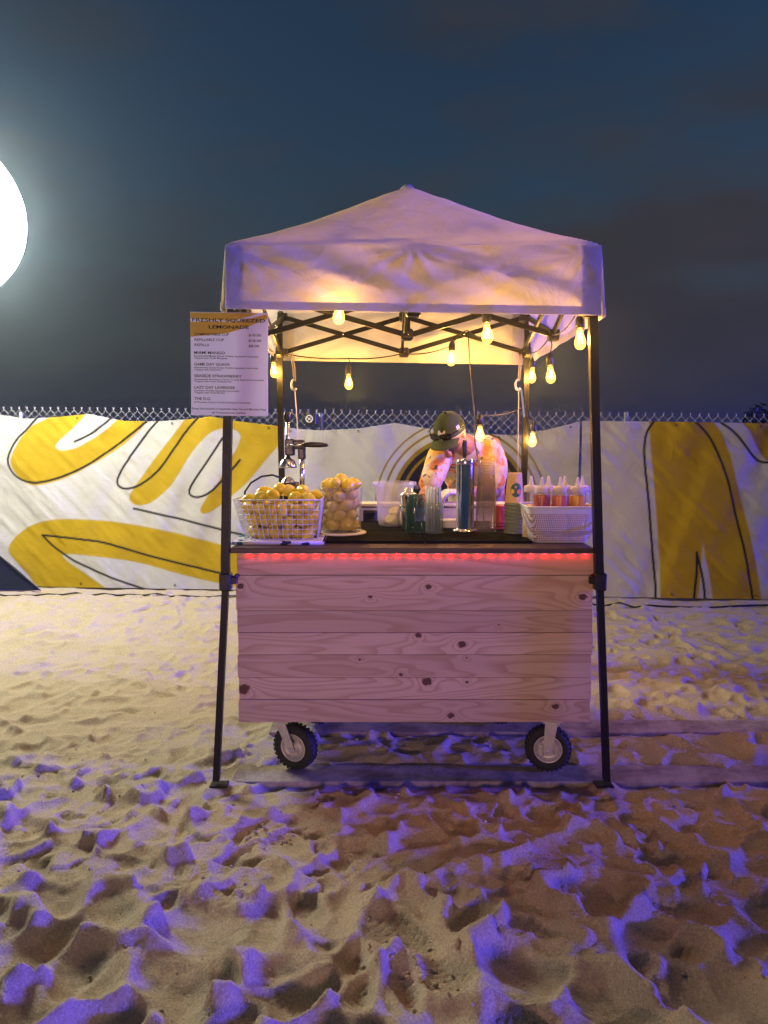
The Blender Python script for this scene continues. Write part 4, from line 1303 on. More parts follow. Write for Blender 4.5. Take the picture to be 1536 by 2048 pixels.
# manual citrus press
JY = 3.62
pr = thing('citrus_press', 'black and steel hand lever citrus press behind the lemon basket', 'juicer', (-0.45, JY, CT))
part(MB().box((-0.45, JY, CT + 0.012), (0.17, 0.22, 0.024), b=0.008, seg=2), 'base', M['black_plastic'], pr)
part(MB().box((-0.404, JY + 0.03, CT + 0.09), (0.036, 0.05, 0.17), b=0.006), 'pillar_foot', M['black_plastic'], pr)
part(MB().tube([(-0.404, JY + 0.03, CT + 0.12), (-0.404, JY + 0.03, 1.40)], 0.0125, 16), 'column', M['steel'], pr)
mb = MB().box((-0.458, JY, 1.395), (0.045, 0.055, 0.082), b=0.008, seg=2)
mb.box((-0.418, JY + 0.015, 1.408), (0.06, 0.05, 0.046), b=0.010, seg=2).box((-0.404, JY + 0.03, 1.372), (0.036, 0.045, 0.075), b=0.008, seg=2)
part(mb, 'head', M['black_plastic'], pr)
part(MB().tube([(-0.470, JY, 1.30), (-0.470, JY, 1.53)], 0.0085, 12), 'rack_rod', M['steel'], pr)
part(MB().lathe([(0.001, 1.572), (0.010, 1.570), (0.017, 1.558), (0.019, 1.545), (0.018, 1.525), (0.012, 1.518), (0.001, 1.518)], 18, (-0.470, JY, 0)), 'rod_cap', M['black_plastic'], pr)
part(MB().lathe([(0.001, 1.36), (0.010, 1.358), (0.013, 1.345), (0.026, 1.338), (0.037, 1.323), (0.044, 1.305), (0.045, 1.295), (0.041, 1.295), (0.030, 1.32), (0.001, 1.33)], 26, (-0.470, JY, 0)), 'press_cone', M['steel'], pr)
part(MB().lathe([(0.001, 0.010), (0.010, 0.008), (0.010, 0.0), (0.001, 0.0)], 14, (-0.466, JY - 0.028, 1.404), Matrix.Rotation(R(90), 3, 'X')), 'gear_bolt', M['steel'], pr)
lv = part(MB().tube([(-0.45, JY - 0.04, 1.405), (-0.385, JY - 0.045, 1.406)], 0.006, 10), 'lever_rod', M['steel'], pr)
part(MB().tube([(-0.392, JY - 0.045, 1.406), (-0.380, JY - 0.045, 1.407), (-0.35, JY - 0.047, 1.408), (-0.30, JY - 0.05, 1.407), (-0.275, JY - 0.05, 1.405), (-0.268, JY - 0.05, 1.4045)], [0.007, 0.011, 0.0135, 0.012, 0.008, 0.003], 14), 'lever_grip', M['black_plastic'], pr)
part(MB().lathe([(0.030, 1.10), (0.046, 1.14), (0.053, 1.185), (0.054, 1.225), (0.050, 1.225), (0.046, 1.19), (0.02, 1.18), (0.001, 1.18)], 26, (-0.470, JY, 0)), 'juice_cup', M['black_plastic'], pr)
part(MB().lathe([(0.036, 1.20), (0.034, 1.225), (0.018, 1.247), (0.006, 1.252), (0.001, 1.252)], 14, (-0.470, JY, 0), smooth=False), 'reamer', M['steel'], pr)
cb = thing('press_cable', 'black cable looping above the lemon basket beside the press', 'cable', (-0.58, 3.55, 1.0))
part(MB().tube([(-0.50, 3.60, 1.245), (-0.54, 3.58, 1.262), (-0.59, 3.56, 1.255), (-0.64, 3.55, 1.225), (-0.665, 3.53, 1.185), (-0.668, 3.52, 1.13), (-0.65, 3.53, 1.04), (-0.62, 3.54, CT + 0.005)], 0.005, 8), 'loop', M['cord'], cb)

# mason jar mug
jx, jy = 0.143, 3.43
jar = thing('mason_jar_mug', 'teal glass mason jar mug with side handle', 'jar', (jx, jy, MZ))
part(MB().lathe([(0.001, 0.003), (0.036, 0.002), (0.042, 0.008), (0.044, 0.02), (0.044, 0.125), (0.041, 0.142), (0.036, 0.152), (0.035, 0.158), (0.037, 0.160), (0.035, 0.164), (0.037, 0.168), (0.035, 0.172), (0.036, 0.180), (0.033, 0.181), (0.033, 0.150), (0.040, 0.13), (0.0405, 0.012), (0.001, 0.010)], 32, (jx, jy, MZ)), 'body', M['jar_glass'], jar)
part(MB().tube([(jx - 0.042, jy, MZ + 0.120), (jx - 0.062, jy, MZ + 0.124), (jx - 0.074, jy, MZ + 0.108), (jx - 0.076, jy, MZ + 0.07), (jx - 0.070, jy, MZ + 0.040), (jx - 0.056, jy, MZ + 0.028), (jx - 0.043, jy, MZ + 0.030)], 0.0065, 10), 'handle', M['jar_glass'], jar)
mb = MB()
for k in range(26):
    a = k * 2.4; rr = 0.004 * math.sqrt(k)
    mb.tube([(jx + rr * math.cos(a), jy - 0.044 + 0.3 * rr, MZ + 0.075 + rr * 1.4 * math.sin(a)), (jx + rr * math.cos(a) * 1.25 + 0.003, jy - 0.044 + 0.3 * rr, MZ + 0.078 + rr * 1.6 * math.sin(a))], 0.0016, 5)
part(mb, 'embossing', M['jar_glass'], jar)

# steel shaker tin
tin = thing('shaker_tin', 'brushed steel shaker tin behind the teal mason jar', 'tin', (0.118, 3.56, MZ))
part(MB().lathe([(0.001, 0.002), (0.028, 0.0), (0.031, 0.01), (0.040, 0.165), (0.041, 0.168), (0.038, 0.168), (0.029, 0.012), (0.001, 0.012)], 28, (0.118, 3.56, MZ)), 'cup', M['steel'], tin)
part(MB().lathe([(0.041, 0.166), (0.042, 0.172), (0.030, 0.182), (0.018, 0.186), (0.017, 0.2), (0.001, 0.202)], 24, (0.118, 3.56, MZ)), 'lid', M['steel'], tin)

# glass of straws
gx, gy = 0.234, 3.43
gl = thing('straw_glass', 'clear glass packed with wrapped grey green straws', 'glass', (gx, gy, MZ))
part(MB().lathe([(0.001, 0.002), (0.038, 0.0), (0.042, 0.006), (0.046, 0.145), (0.044, 0.145), (0.040, 0.010), (0.001, 0.010)], 28, (gx, gy, MZ)), 'body', M['cup_glass'], gl)
M['straw'] = simple('wrapped_straw', (0.30, 0.42, 0.45), 0.35, 0, 0.3, 30)
M['straw_w'] = simple('paper_wrap', (0.72, 0.70, 0.74), 0.5, 0, 0.1, 60)
st = thing('drinking_straw', None, None)
bpy.data.objects.remove(st)
for k in range(34):
    a = k * 2.39996; rr = 0.0062 * math.sqrt(k)
    bx_, by_ = gx + rr * math.cos(a) * 0.85, gy + rr * math.sin(a) * 0.85
    tx_, ty_ = gx + rr * math.cos(a + 0.25) * 1.05 - 0.004, gy + rr * math.sin(a + 0.25) * 1.05
    zt = MZ + 0.212 + 0.010 * math.sin(k * 1.7)
    o = solo(MB().tube([(bx_, by_, MZ + 0.011), (tx_, ty_, zt)], 0.0036, 6), 'drinking_straw', M['straw_w'] if k % 5 == 0 else M['straw'],
             'wrapped drinking straw standing in the clear glass', 'straw', (bx_, by_, MZ + 0.011), 'straws in the glass')

# polished beverage tower
twx, twy = 0.385, 3.50
tw = thing('drink_tower', 'polished steel draught tower with black tap handle', 'tap tower', (twx, twy, MZ))
part(MB().lathe([(0.001, 0.0), (0.060, 0.0), (0.060, 0.006), (0.046, 0.012), (0.043, 0.016), (0.043, 0.332), (0.041, 0.338), (0.034, 0.342), (0.001, 0.342)], 40, (twx, twy, MZ)), 'column', M['chrome'], tw)
for k in range(6):
    a = k * math.pi / 3 + 0.2
    part(MB().lathe([(0.001, 0.012), (0.004, 0.011), (0.005, 0.006)], 8, (twx + 0.053 * math.cos(a), twy + 0.053 * math.sin(a), MZ)), 'flange_bolt', M['steel'], tw)
part(MB().lathe([(0.0435, 0.318), (0.0445, 0.322), (0.0445, 0.334), (0.043, 0.338)], 36, (twx, twy, MZ)), 'collar', M['steel'], tw)
part(MB().tube([(twx - 0.005, twy, MZ + 0.338), (twx - 0.005, twy, MZ + 0.352)], 0.006, 12), 'tap_stem', M['steel'], tw)
part(MB().lathe([(0.001, 0.348), (0.008, 0.348), (0.0095, 0.37), (0.0125, 0.40), (0.0125, 0.425), (0.010, 0.432), (0.001, 0.433)], 18, (twx - 0.005, twy, MZ)), 'tap_handle', M['black_plastic'], tw)

# stack of clear cups, mouths down
cup_me = MB().lathe([(0.0485, 0.0), (0.0505, 0.002), (0.0505, 0.006), (0.0485, 0.008), (0.0465, 0.012), (0.036, 0.160), (0.034, 0.164), (0.030, 0.164), (0.028, 0.161), (0.001, 0.161)], 28).mesh('plastic_cup', M['clear_cup'])
for k in range(14):
    o = put(cup_me, 'plastic_cup', None, (0.478 + 0.0008 * math.sin(k * 2.1), 3.455 + 0.0008 * math.cos(k * 1.7), MZ + k * 0.0138))
    tag(o, 'upside down clear plastic cup, %s from the bottom of the stack beside the tower' % ORD[k], 'cup', 'stack of clear plastic cups')
# red cups
M['red_cup'] = simple('red_plastic', (0.26, 0.008, 0.018), 0.35)
rc_me = MB().lathe([(0.038, 0.0), (0.040, 0.002), (0.040, 0.006), (0.0375, 0.008), (0.030, 0.085), (0.028, 0.088), (0.001, 0.088)], 24).mesh('red_cup', M['red_cup'])
for k in range(3):
    tag(put(rc_me, 'red_cup', None, (0.560, 3.600, MZ + k * 0.014)), ('lowest', 'middle', 'topmost')[k] + ' dark red cup of the nested three behind the clear cups', 'cup', 'red cups on the counter')
# white paper cup and napkin box behind
wc_me = MB().lathe([(0.026, 0.0), (0.036, 0.085), (0.038, 0.087), (0.036, 0.089), (0.001, 0.080)], 22).mesh('paper_cup', M['white_plastic'])
tag(put(wc_me, 'paper_cup', None, (0.640, 3.80, MZ)), 'plain white paper cup behind the printed cups', 'cup')
nb = solo(MB().box((0.315, 3.66, MZ + 0.020), (0.10, 0.09, 0.040), b=0.004), 'napkin_box', M['white_plastic'], 'small white box on the mat left of the tower foot', 'box', (0.315, 3.66, MZ))

# printed compostable cups
t = NT('kraft_cup_paper')
c = t.ramp(t.noise(40, 3, 0.6), [(0.3, (0.50, 0.36, 0.20)), (0.7, (0.58, 0.43, 0.25))])
M['kraft'] = t.done(t.pbsdf(c, 0.6, 0, None, 0.35))
M['teal_rim'] = simple('green_cup_band', (0.16, 0.24, 0.17), 0.5)
M['print_green'] = simple('green_cup_print', (0.020, 0.115, 0.075), 0.5)
M['print_orange'] = simple('orange_cup_print', (0.75, 0.22, 0.03), 0.5)
M['print_yellow'] = simple('yellow_cup_print', (0.75, 0.50, 0.05), 0.5)
pcx, pcy = 0.606, 3.43
pc_prof = [(0.0440, 0.0), (0.0460, 0.002), (0.0460, 0.0065), (0.0435, 0.009), (0.0335, 0.150), (0.0325, 0.152), (0.0310, 0.152), (0.030, 0.147), (0.001, 0.147)]
pc_me = MB().lathe(pc_prof, 28).mesh('printed_cup', M['kraft'])
pb_me = MB().lathe([(0.0462, 0.001), (0.0466, 0.002), (0.0466, 0.0066), (0.0440, 0.0105), (0.0432, 0.0145)], 28).mesh('band', M['teal_rim'])
def on_cup(x, z, r, mat, nm, par, d=0.0008):
    """printed round patch lying on the cup's cone"""
    mb = MB()
    def f(u, v):
        a = u * 2 * math.pi; q = v * r
        zz = z + q * math.sin(a) * 1.25
        R_ = 0.0435 + (0.0335 - 0.0435) * (zz - 0.009) / 0.141 + d
        th = -math.pi / 2 + (x + q * math.cos(a)) / R_
        return (R_ * math.cos(th), R_ * math.sin(th), zz)
    mb.grid(f, 24, 3)
    lpart(mb, nm, mat, par)
for k in range(9):
    pt = thing('printed_cup', 'upside down kraft cup, %s from the bottom of the stack beside the bottle basket' % ORD[k] if k < 8 else 'topmost kraft paper cup with round green citrus print, on the stack', 'cup', (pcx, pcy, MZ + k * 0.0162), 'stack of printed cups')
    lpart_o = link('body', pc_me, pt)
    link('band', pb_me, pt)
    if k == 8:
        on_cup(0.002, 0.074, 0.026, M['print_green'], 'print', pt)
        on_cup(-0.016, 0.068, 0.0085, M['print_yellow'], 'print', pt, 0.0014)
        on_cup(0.014, 0.066, 0.0095, M['print_orange'], 'print', pt, 0.0014)
        on_cup(0.0, 0.088, 0.005, M['kraft'], 'print', pt, 0.0014)

# white woven basket of squeeze bottles
t = NT('perforated_white_plastic')
sp_ = t.n('ShaderNodeSeparateXYZ'); t.l(t.coord(), sp_.inputs[0])
h_ = t.math('ADD', sp_.outputs[0], sp_.outputs[1])
fx = t.math('FRACT', t.math('MULTIPLY', h_, 125)); fz = t.math('FRACT', t.math('MULTIPLY', sp_.outputs[2], 125))
hole = t.math('MULTIPLY', t.math('GREATER_THAN', fx, 0.42), t.math('GREATER_THAN', fz, 0.42))
band = t.math('MULTIPLY', t.math('LESS_THAN', sp_.outputs[2], 0.128), t.math('GREATER_THAN', sp_.outputs[2], 0.008))
hole = t.math('MULTIPLY', hole, band)
tpz = t.n('ShaderNodeBsdfTransparent')
M['perf'] = t.done(t.mixs(hole, t.pbsdf((0.72, 0.71, 0.71), 0.45), tpz.outputs[0]))
bk0 = Vector((0.765, 3.265, CT))
bk = thing('bottle_basket', 'white perforated plastic basket holding sauce bottles at the counter right end', 'basket', bk0)
def rrect(hw, hd, rad, n=6):
    out = []
    for cx_, cy_, a0 in ((hw - rad, hd - rad, 0), (-(hw - rad), hd - rad, 90), (-(hw - rad), -(hd - rad), 180), (hw - rad, -(hd - rad), 270)):
        for k in range(n + 1):
            a = R(a0 + 90 * k / n)
            out.append((cx_ + rad * math.cos(a), cy_ + rad * math.sin(a)))
    return out
rings = []
for h in (0.0, 0.004, 0.03, 0.08, 0.12, 0.158):
    e = 0.0 if h > 0.003 else -0.010
    g = h / 0.158
    rings.append([(x, y, h + 0.001) for x, y in rrect(0.118 + 0.030 * g + e, 0.098 + 0.018 * g + e, 0.03)])
n = len(rings[0])
vs = [p for r_ in rings for p in r_]
fs = [(i * n + k, i * n + (k + 1) % n, (i + 1) * n + (k + 1) % n, (i + 1) * n + k) for i in range(len(rings) - 1) for k in range(n)]
mb = MB().add(vs, fs, True)
mb.add(rings[0], [tuple(range(n))[::-1]])
lpart(mb, 'wall', M['perf'], bk)
rim = rrect(0.150, 0.118, 0.032)
mb = MB().tube([(x, y, 0.159) for x, y in rim] + [(rim[0][0], rim[0][1], 0.159)], 0.0035, 8)
lpart(mb, 'rim', M['white_plastic'], bk)
M['strap'] = simple('beige_handle', (0.40, 0.33, 0.27), 0.5)
hp = [(-0.155, 0.0, 0.142), (-0.160, -0.04, 0.128), (-0.157, -0.09, 0.100), (-0.142, -0.122, 0.066), (-0.115, -0.136, 0.050), (-0.06, -0.139, 0.044), (0.0, -0.140, 0.042), (0.06, -0.139, 0.044), (0.115, -0.136, 0.052), (0.142, -0.122, 0.070), (0.157, -0.09, 0.104), (0.160, -0.04, 0.130), (0.155, 0.0, 0.142)]
hq = chaikin(hp, False)
mb = MB()
vs, fs = [], []
for p in hq:
    o_ = Vector((p[0], p[1], 0)).normalized() * 0.003
    for dz, sg in ((-0.008, 1), (0.008, 1), (0.008, -1), (-0.008, -1)):
        vs.append((p[0] + o_.x * sg, p[1] + o_.y * sg, p[2] + dz))
for i in range(len(hq) - 1):
    for k in range(4):
        fs.append((i * 4 + k, i * 4 + (k + 1) % 4, (i + 1) * 4 + (k + 1) % 4, (i + 1) * 4 + k))
lpart(mb.add(vs, fs), 'handle', M['strap'], bk)

M['squeeze'] = clear('squeeze_bottle_plastic', (0.78, 0.74, 0.70), 0.07, 0.25)
M['cap'] = cloth('milky_bottle_cap', (0.80, 0.76, 0.72), 0.4, 0.0, 5, weave=False)
def bottle(x, y, sauce, fill, label):
    b = thing('squeeze_bottle', label, 'bottle', (x, y, CT + 0.004), 'sauce bottles in the white basket')
    lpart(MB().lathe([(0.001, 0.001), (0.033, 0.001), (0.0365, 0.006), (0.0365, 0.206), (0.034, 0.216), (0.030, 0.222)], 24), 'body', M['squeeze'], b)
    lpart(MB().lathe([(0.001, 0.003), (0.0345, 0.004), (0.0352, 0.01), (0.0352, fill), (0.001, fill)], 24), 'sauce', sauce, b)
    cp = lpart(MB().lathe([(0.0315, 0.210), (0.0325, 0.213), (0.0325, 0.232), (0.030, 0.237), (0.016, 0.241), (0.001, 0.241)], 24), 'cap', M['cap'], b)
    lpart(MB().lathe([(0.013, 0.240), (0.010, 0.248), (0.0065, 0.268), (0.0045, 0.280), (0.001, 0.281)], 14), 'nozzle', M['cap'], cp)
def sauce(nm, c): return simple(nm, c, 0.3, 0, 0.15, 18, 0, 0.4)
s_mar, s_pink, s_amb, s_pale = sauce('berry_sauce', (0.24, 0.018, 0.016)), sauce('guava_sauce', (0.42, 0.09, 0.10)), sauce('mango_sauce', (0.55, 0.26, 0.03)), sauce('lemon_syrup', (0.66, 0.50, 0.22))
bottle(0.690, 3.225, s_mar, 0.203, 'squeeze bottle of dark maroon sauce at the front of the white basket')
bottle(0.770, 3.222, s_pink, 0.198, 'squeeze bottle of pinkish red sauce at the front centre of the basket')
bottle(0.846, 3.225, s_amb, 0.200, 'squeeze bottle of amber sauce at the front right of the basket')
bottle(0.660, 3.312, s_pale, 0.150, 'squeeze bottle of pale yellow syrup at the back left of the basket')
bottle(0.738, 3.315, s_mar, 0.150, 'squeeze bottle behind the maroon and pinkish ones in the basket')
bottle(0.812, 3.315, s_pink, 0.160, 'squeeze bottle peeking between the pinkish and amber ones')
bottle(0.886, 3.300, s_amb, 0.150, 'squeeze bottle at the back right corner of the basket')

# white prep cooler at the back of the counter
co = thing('prep_cooler', 'long white lidded cooler on the back of the counter before the vendor', 'cooler', (0.27, 4.06, CT))
part(MB().box((0.27, 4.062, CT + 0.041), (0.81, 0.12, 0.080), b=0.008, seg=2), 'bin', M['white_plastic'], co)
part(MB().box((0.27, 4.060, CT + 0.093), (0.83, 0.135, 0.020), b=0.006, seg=2), 'lid', M['white_plastic'], co)
part(MB().box((0.27, 3.998, CT + 0.055), (0.10, 0.012, 0.02), b=0.003), 'latch', M['white_plastic'], co)
bxd = thing('card_reader', 'small black device on the counter left of the nearly empty tub', 'device', (-0.07, 3.96, CT))
part(MB().box((-0.075, 3.955, CT + 0.035), (0.075, 0.05, 0.066), Matrix.Rotation(R(-12), 3, 'X'), b=0.006, seg=2), 'case', M['black_plastic'], bxd)
part(MB().box((-0.075, 3.927, CT + 0.042), (0.055, 0.004, 0.036), Matrix.Rotation(R(-12), 3, 'X'), b=0.001), 'screen', simple('dark_screen', (0.01, 0.012, 0.016), 0.12), bxd)

# ================================================================== the vendor
def remeshed(mb, name, mat, voxel, smooth_it=4):
    ob = bpy.data.objects.new('tmp', mb.mesh('tmp'))
    COL.objects.link(ob)
    m = ob.modifiers.new('r', 'REMESH'); m.mode = 'VOXEL'; m.voxel_size = voxel; m.use_smooth_shade = True
    if smooth_it:
        m2 = ob.modifiers.new('s', 'SMOOTH'); m2.iterations = smooth_it; m2.factor = 0.5
    dg = bpy.context.evaluated_depsgraph_get()
    me = bpy.data.meshes.new_from_object(ob.evaluated_get(dg))
    bpy.data.objects.remove(ob)
    me.name = name
    me.materials.clear(); me.materials.append(mat)
    me.polygons.foreach_set('use_smooth', np.ones(len(me.polygons), dtype=bool))
    return me
def loft(mb, rings, n=22, caps=True):
    """rings: (centre, right-vector*rx, front-vector*ry)"""
    vs, fs = [], []
    for c, a, b in rings:
        for k in range(n):
            th = 2 * math.pi * k / n
            vs.append(Vector(c) + Vector(a) * math.cos(th) + Vector(b) * math.sin(th))
    m = len(rings)
    for i in range(m - 1):
        for k in range(n):
            fs.append((i * n + k, i * n + (k + 1) % n, (i + 1) * n + (k + 1) % n, (i + 1) * n + k))
    fs.append(tuple(range(n))[::-1]); fs.append(tuple((m - 1) * n + k for k in range(n)))
    return mb.add(vs, fs, True)
def limb(mb, pts, rs, n=14):
    P = chaikin([list(p) + [r] for p, r in zip(pts, rs)], False, 2)
    mb.tube([tuple(p[:3]) for p in P], [float(p[3]) for p in P], n)
    mb.ball(pts[0], rs[0], n, 8); mb.ball(pts[-1], rs[-1], n, 8)
    return mb

per = thing('person', 'person in green cap and tie dye tee bending over the counter', 'person', (0.60, 4.75, 0.0))
HC = Vector((0.366, 4.12, 1.468))
Hd = Vector((-0.42, -0.72, -0.48)).normalized()
Hu = (Vector((0, 0, 1)) - Vector((0, 0, 1)).dot(Hd) * Hd).normalized()
Hr = Hd.cross(Hu).normalized()
HM = Matrix((Hr, Hd, Hu)).transposed()          # local x right, y forward, z up
def hp_(x, y, z): return HC + HM @ Vector((x, y, z))

body = MB()
# head: skull, jaw, nose, brow, ears
def head_fn(u, v):
    th = u * 2 * math.pi; ph = (v - 0.5) * math.pi
    x = 0.074 * math.cos(ph) * math.sin(th); y = 0.095 * math.cos(ph) * math.cos(th); z = 0.112 * math.sin(ph)
    if z < 0:
        k = -z / 0.112
        x *= 1 - 0.34 * k; y *= 1 - 0.12 * k
        if y > 0: y += 0.012 * k
        else: y *= 1 - 0.35 * k
    return hp_(x, y, z)
body.grid(head_fn, 32, 22)
body.ball(hp_(0, 0.083, -0.088), (0.026, 0.020, 0.020), 12, 8, HM)
limb(body, [hp_(0, 0.090, 0.012), hp_(0, 0.105, -0.015), hp_(0, 0.117, -0.034)], [0.008, 0.010, 0.014])
for s in (-1, 1):
    body.ball(hp_(s * 0.012, 0.100, -0.036), 0.009, 8, 6)
    body.ball(hp_(s * 0.032, 0.086, 0.020), (0.020, 0.012, 0.008), 10, 6, HM)
    body.ball(hp_(s * 0.045, 0.070, -0.028), (0.018, 0.016, 0.016), 10, 6, HM)
    body.ball(hp_(s * 0.077, -0.012, -0.012), (0.007, 0.019, 0.032), 12, 8, HM)
    body.ball(hp_(s * 0.081, -0.018, 0.004), (0.006, 0.016, 0.016), 10, 6, HM)
body.ball(hp_(0, 0.096, -0.056), (0.020, 0.009, 0.006), 10, 6, HM)
body.ball(hp_(0, 0.094, -0.066), (0.018, 0.009, 0.006), 10, 6, HM)
limb(body, [hp_(0, -0.025, -0.05), (0.43, 4.20, 1.415), (0.465, 4.26, 1.395)], [0.056, 0.056, 0.065])
# trunk, legs
S1 = Vector((0.96, 0.26, 0.08)).normalized()
def ring(c, rx, ry, fwd):
    f = Vector(fwd); f = (f - f.dot(S1) * S1).normalized()
    return (c, S1 * rx, f * ry)
body_r = [ring((0.60, 4.80, 0.84), .155, .11, (0, -1, 0.1)), ring((0.59, 4.74, 1.00), .150, .11, (0, -1, -0.3)), ring((0.55, 4.56, 1.20), .165, .11, (0, -1, -0.8)), ring((0.50, 4.38, 1.33), .17, .10, (0, -1, -0.9)), ring((0.47, 4.28, 1.39), .09, .07, (0, -1, -0.9))]
loft(body, body_r)
for s, fx_ in ((-1, 0.50), (1, 0.70)):
    limb(body, [(fx_, 4.79, 0.86), (fx_ + 0.01 * s, 4.74, 0.46), (fx_ + 0.01 * s, 4.80, 0.08)], [0.082, 0.056, 0.040])
    limb(body, [(fx_ + 0.01 * s, 4.82, 0.03), (fx_ + 0.015 * s, 4.72, 0.02), (fx_ + 0.02 * s, 4.60, 0.012)], [0.036, 0.038, 0.028])
def arm(sh, el, wr, hand_dir, palm_n, tgt):
    limb(tgt, [sh, el], [0.050, 0.041]); limb(tgt, [el, wr], [0.042, 0.029])
def hand(tgt, wr, d, pn, sc=1.0, thumb=1, curl=0.55):
    d = Vector(d).normalized(); pn = Vector(pn); pn = (pn - pn.dot(d) * d).normalized(); sd = d.cross(pn)
    w = Vector(wr)
    k = w + d * 0.050 * sc
    loft(tgt, [(w, sd * 0.026 * sc, pn * 0.018 * sc), (w + d * 0.03 * sc, sd * 0.036 * sc, pn * 0.016 * sc), (w + d * 0.085 * sc, sd * 0.040 * sc, pn * 0.014 * sc)], 14)
    for i, (o, ln) in enumerate(((-0.030, 0.066), (-0.010, 0.078), (0.010, 0.073), (0.029, 0.058))):
        b = w + d * 0.080 * sc + sd * o * sc
        a = 0.0; p = b; pts = [b]
        for q in (0.42, 0.33, 0.25):
            a += curl
            p = p + (d * math.cos(a) + pn * math.sin(a)) * ln * q * sc
            pts.append(p)
        limb(tgt, pts, [0.0095 * sc, 0.0090 * sc, 0.0085 * sc, 0.0075 * sc], 10)
    b = w + d * 0.028 * sc - sd * 0.030 * sc * thumb
    limb(tgt, [b, b + (d * 0.7 - sd * 0.6 * thumb + pn * 0.4) * 0.036 * sc, b + (d * 1.2 - sd * 0.5 * thumb + pn * 0.9) * 0.052 * sc], [0.012 * sc, 0.0105 * sc, 0.0085 * sc], 10)
RS, RE, RW = (0.315, 4.27, 1.355), (0.262, 4.15, 1.150), (0.220, 4.03, 1.140)
LS, LE, LW = (0.635, 4.35, 1.375), (0.625, 4.26, 1.130), (0.430, 4.07, 1.145)
arm(RS, RE, RW, None, None, body); arm(LS, LE, LW, None, None, body)
hand(body, RW, (-0.08, -0.9, -0.10), (0.1, 0.1, -1), 0.95, -1, 0.7)
hand(body, LW, (-0.92, -0.35, 0.02), (0, 0.1, -1), 0.95, 1, 0.5)
t = NT('skin')
c = t.ramp(t.noise(14, 3, 0.6), [(0.3, (0.34, 0.15, 0.09)), (0.7, (0.41, 0.20, 0.125))])
M['skin'] = t.done(t.pbsdf(c, 0.5, 0, t.bump(t.noise(220, 2, 0.5), 0.15, 0.001), 0.4, Subsurface_Weight=0.08))
link('body', remeshed(body, 'body', M['skin'], 0.0055, 3), per).location = -origin(per)
eye_w = simple('eye_white', (0.75, 0.72, 0.70), 0.2); iris = simple('dark_iris', (0.02, 0.014, 0.01), 0.1)
for s in (-1, 1):
    e = part(MB().ball(hp_(s * 0.032, 0.082, 0.002), 0.0115, 12, 8), 'eye', eye_w, per)
    part(MB().ball(hp_(s * 0.032, 0.0905, -0.001), 0.0052, 10, 6), 'iris', iris, e)
# beard stubble and hair
t = NT('short_brown_hair')
M['hair'] = t.done(t.pbsdf(t.ramp(t.noise(200, 2, 0.6), [(0.3, (0.05, 0.025, 0.015)), (0.7, (0.15, 0.08, 0.045))]), 0.8, 0, t.bump(t.noise(400, 1, 0.5), 0.6, 0.003), 0.2))
def beard_fn(u, v):
    th = (u - 0.5) * 2.9; ph = -0.42 - v * 0.95
    x = 0.0755 * math.cos(ph) * math.sin(th); y = 0.097 * math.cos(ph) * math.cos(th); z = 0.1135 * math.sin(ph)
    k = -z / 0.112
    x *= 1 - 0.34 * k; y *= 1 - 0.12 * k
    if y > 0: y += 0.0135 * k
    return hp_(x * 1.015, y * 1.012, z * 1.01)
part(MB().grid(beard_fn, 30, 12), 'beard', M['hair'], per)
def hair_fn(u, v):
    th = math.pi + (u - 0.5) * 3.1; ph = -0.35 + v * 0.75
    return hp_(0.0775 * math.cos(ph) * math.sin(th), 0.099 * math.cos(ph) * math.cos(th), 0.115 * math.sin(ph))
part(MB().grid(hair_fn, 26, 8), 'hair', M['hair'], per)

# cap with bill, emblem and sunglasses
M['cap_cloth'] = simple('olive_green_cap', (0.050, 0.072, 0.032), 0.85, 0, 0.25, 220, 0.15, 0.2)
def cap_fn(u, v):
    th = u * 2 * math.pi; ph = 0.10 + v * (math.pi / 2 - 0.10)
    seam = 1 - 0.010 * max(0, math.cos(6 * th)) ** 12 * math.cos(ph)
    flat = 1.0 - 0.04 * v
    return hp_(0.086 * math.cos(ph) * math.sin(th) * seam, 0.108 * math.cos(ph) * math.cos(th) * seam - 0.002, (0.004 + 0.126 * math.sin(ph)) * flat * (1.0 + 0.04 * math.cos(th) * math.cos(ph)))
cap = part(MB().grid(cap_fn, 48, 16), 'cap', M['cap_cloth'], per)
def bill_fn(u, v, dz=0.0):
    th = (u - 0.5) * 2.25
    r0x, r0y = 0.0855, 0.106
    ext = 0.075 * math.cos(th * 0.72) ** 0.6
    x = (r0x + 0.000 * v) * math.sin(th) * (1 + 0.02 * v); y = r0y * math.cos(th) + ext * v
    z = 0.018 - 0.020 * v - 0.020 * (math.sin(th) ** 2) + dz
    return hp_(x, y, z)
mb = MB().grid(lambda u, v: bill_fn(u, v), 26, 8).grid(lambda u, v: bill_fn(u, v, -0.0035), 26, 8)
mb.grid(lambda u, v: bill_fn(u, 1.0, -0.0035 * v), 26, 1)
part(mb, 'bill', M['cap_cloth'], cap)
part(MB().ball(hp_(0, -0.002, 0.128), (0.008, 0.008, 0.004), 10, 6, HM), 'top_button', M['cap_cloth'], cap)
def patch_fn(u, v):
    th = -0.02 - (u - 0.5) * 0.55
    ph = 0.40 + (v - 0.5) * 0.22 * (0.65 + 0.35 * math.sin(u * 9)) + 0.03 * math.sin(u * 7)
    return hp_(0.0885 * math.cos(ph) * math.sin(th), 0.1105 * math.cos(ph) * math.cos(th), 0.004 + 0.131 * math.sin(ph))
part(MB().grid(patch_fn, 16, 4), 'emblem', M['white_plastic'], cap)
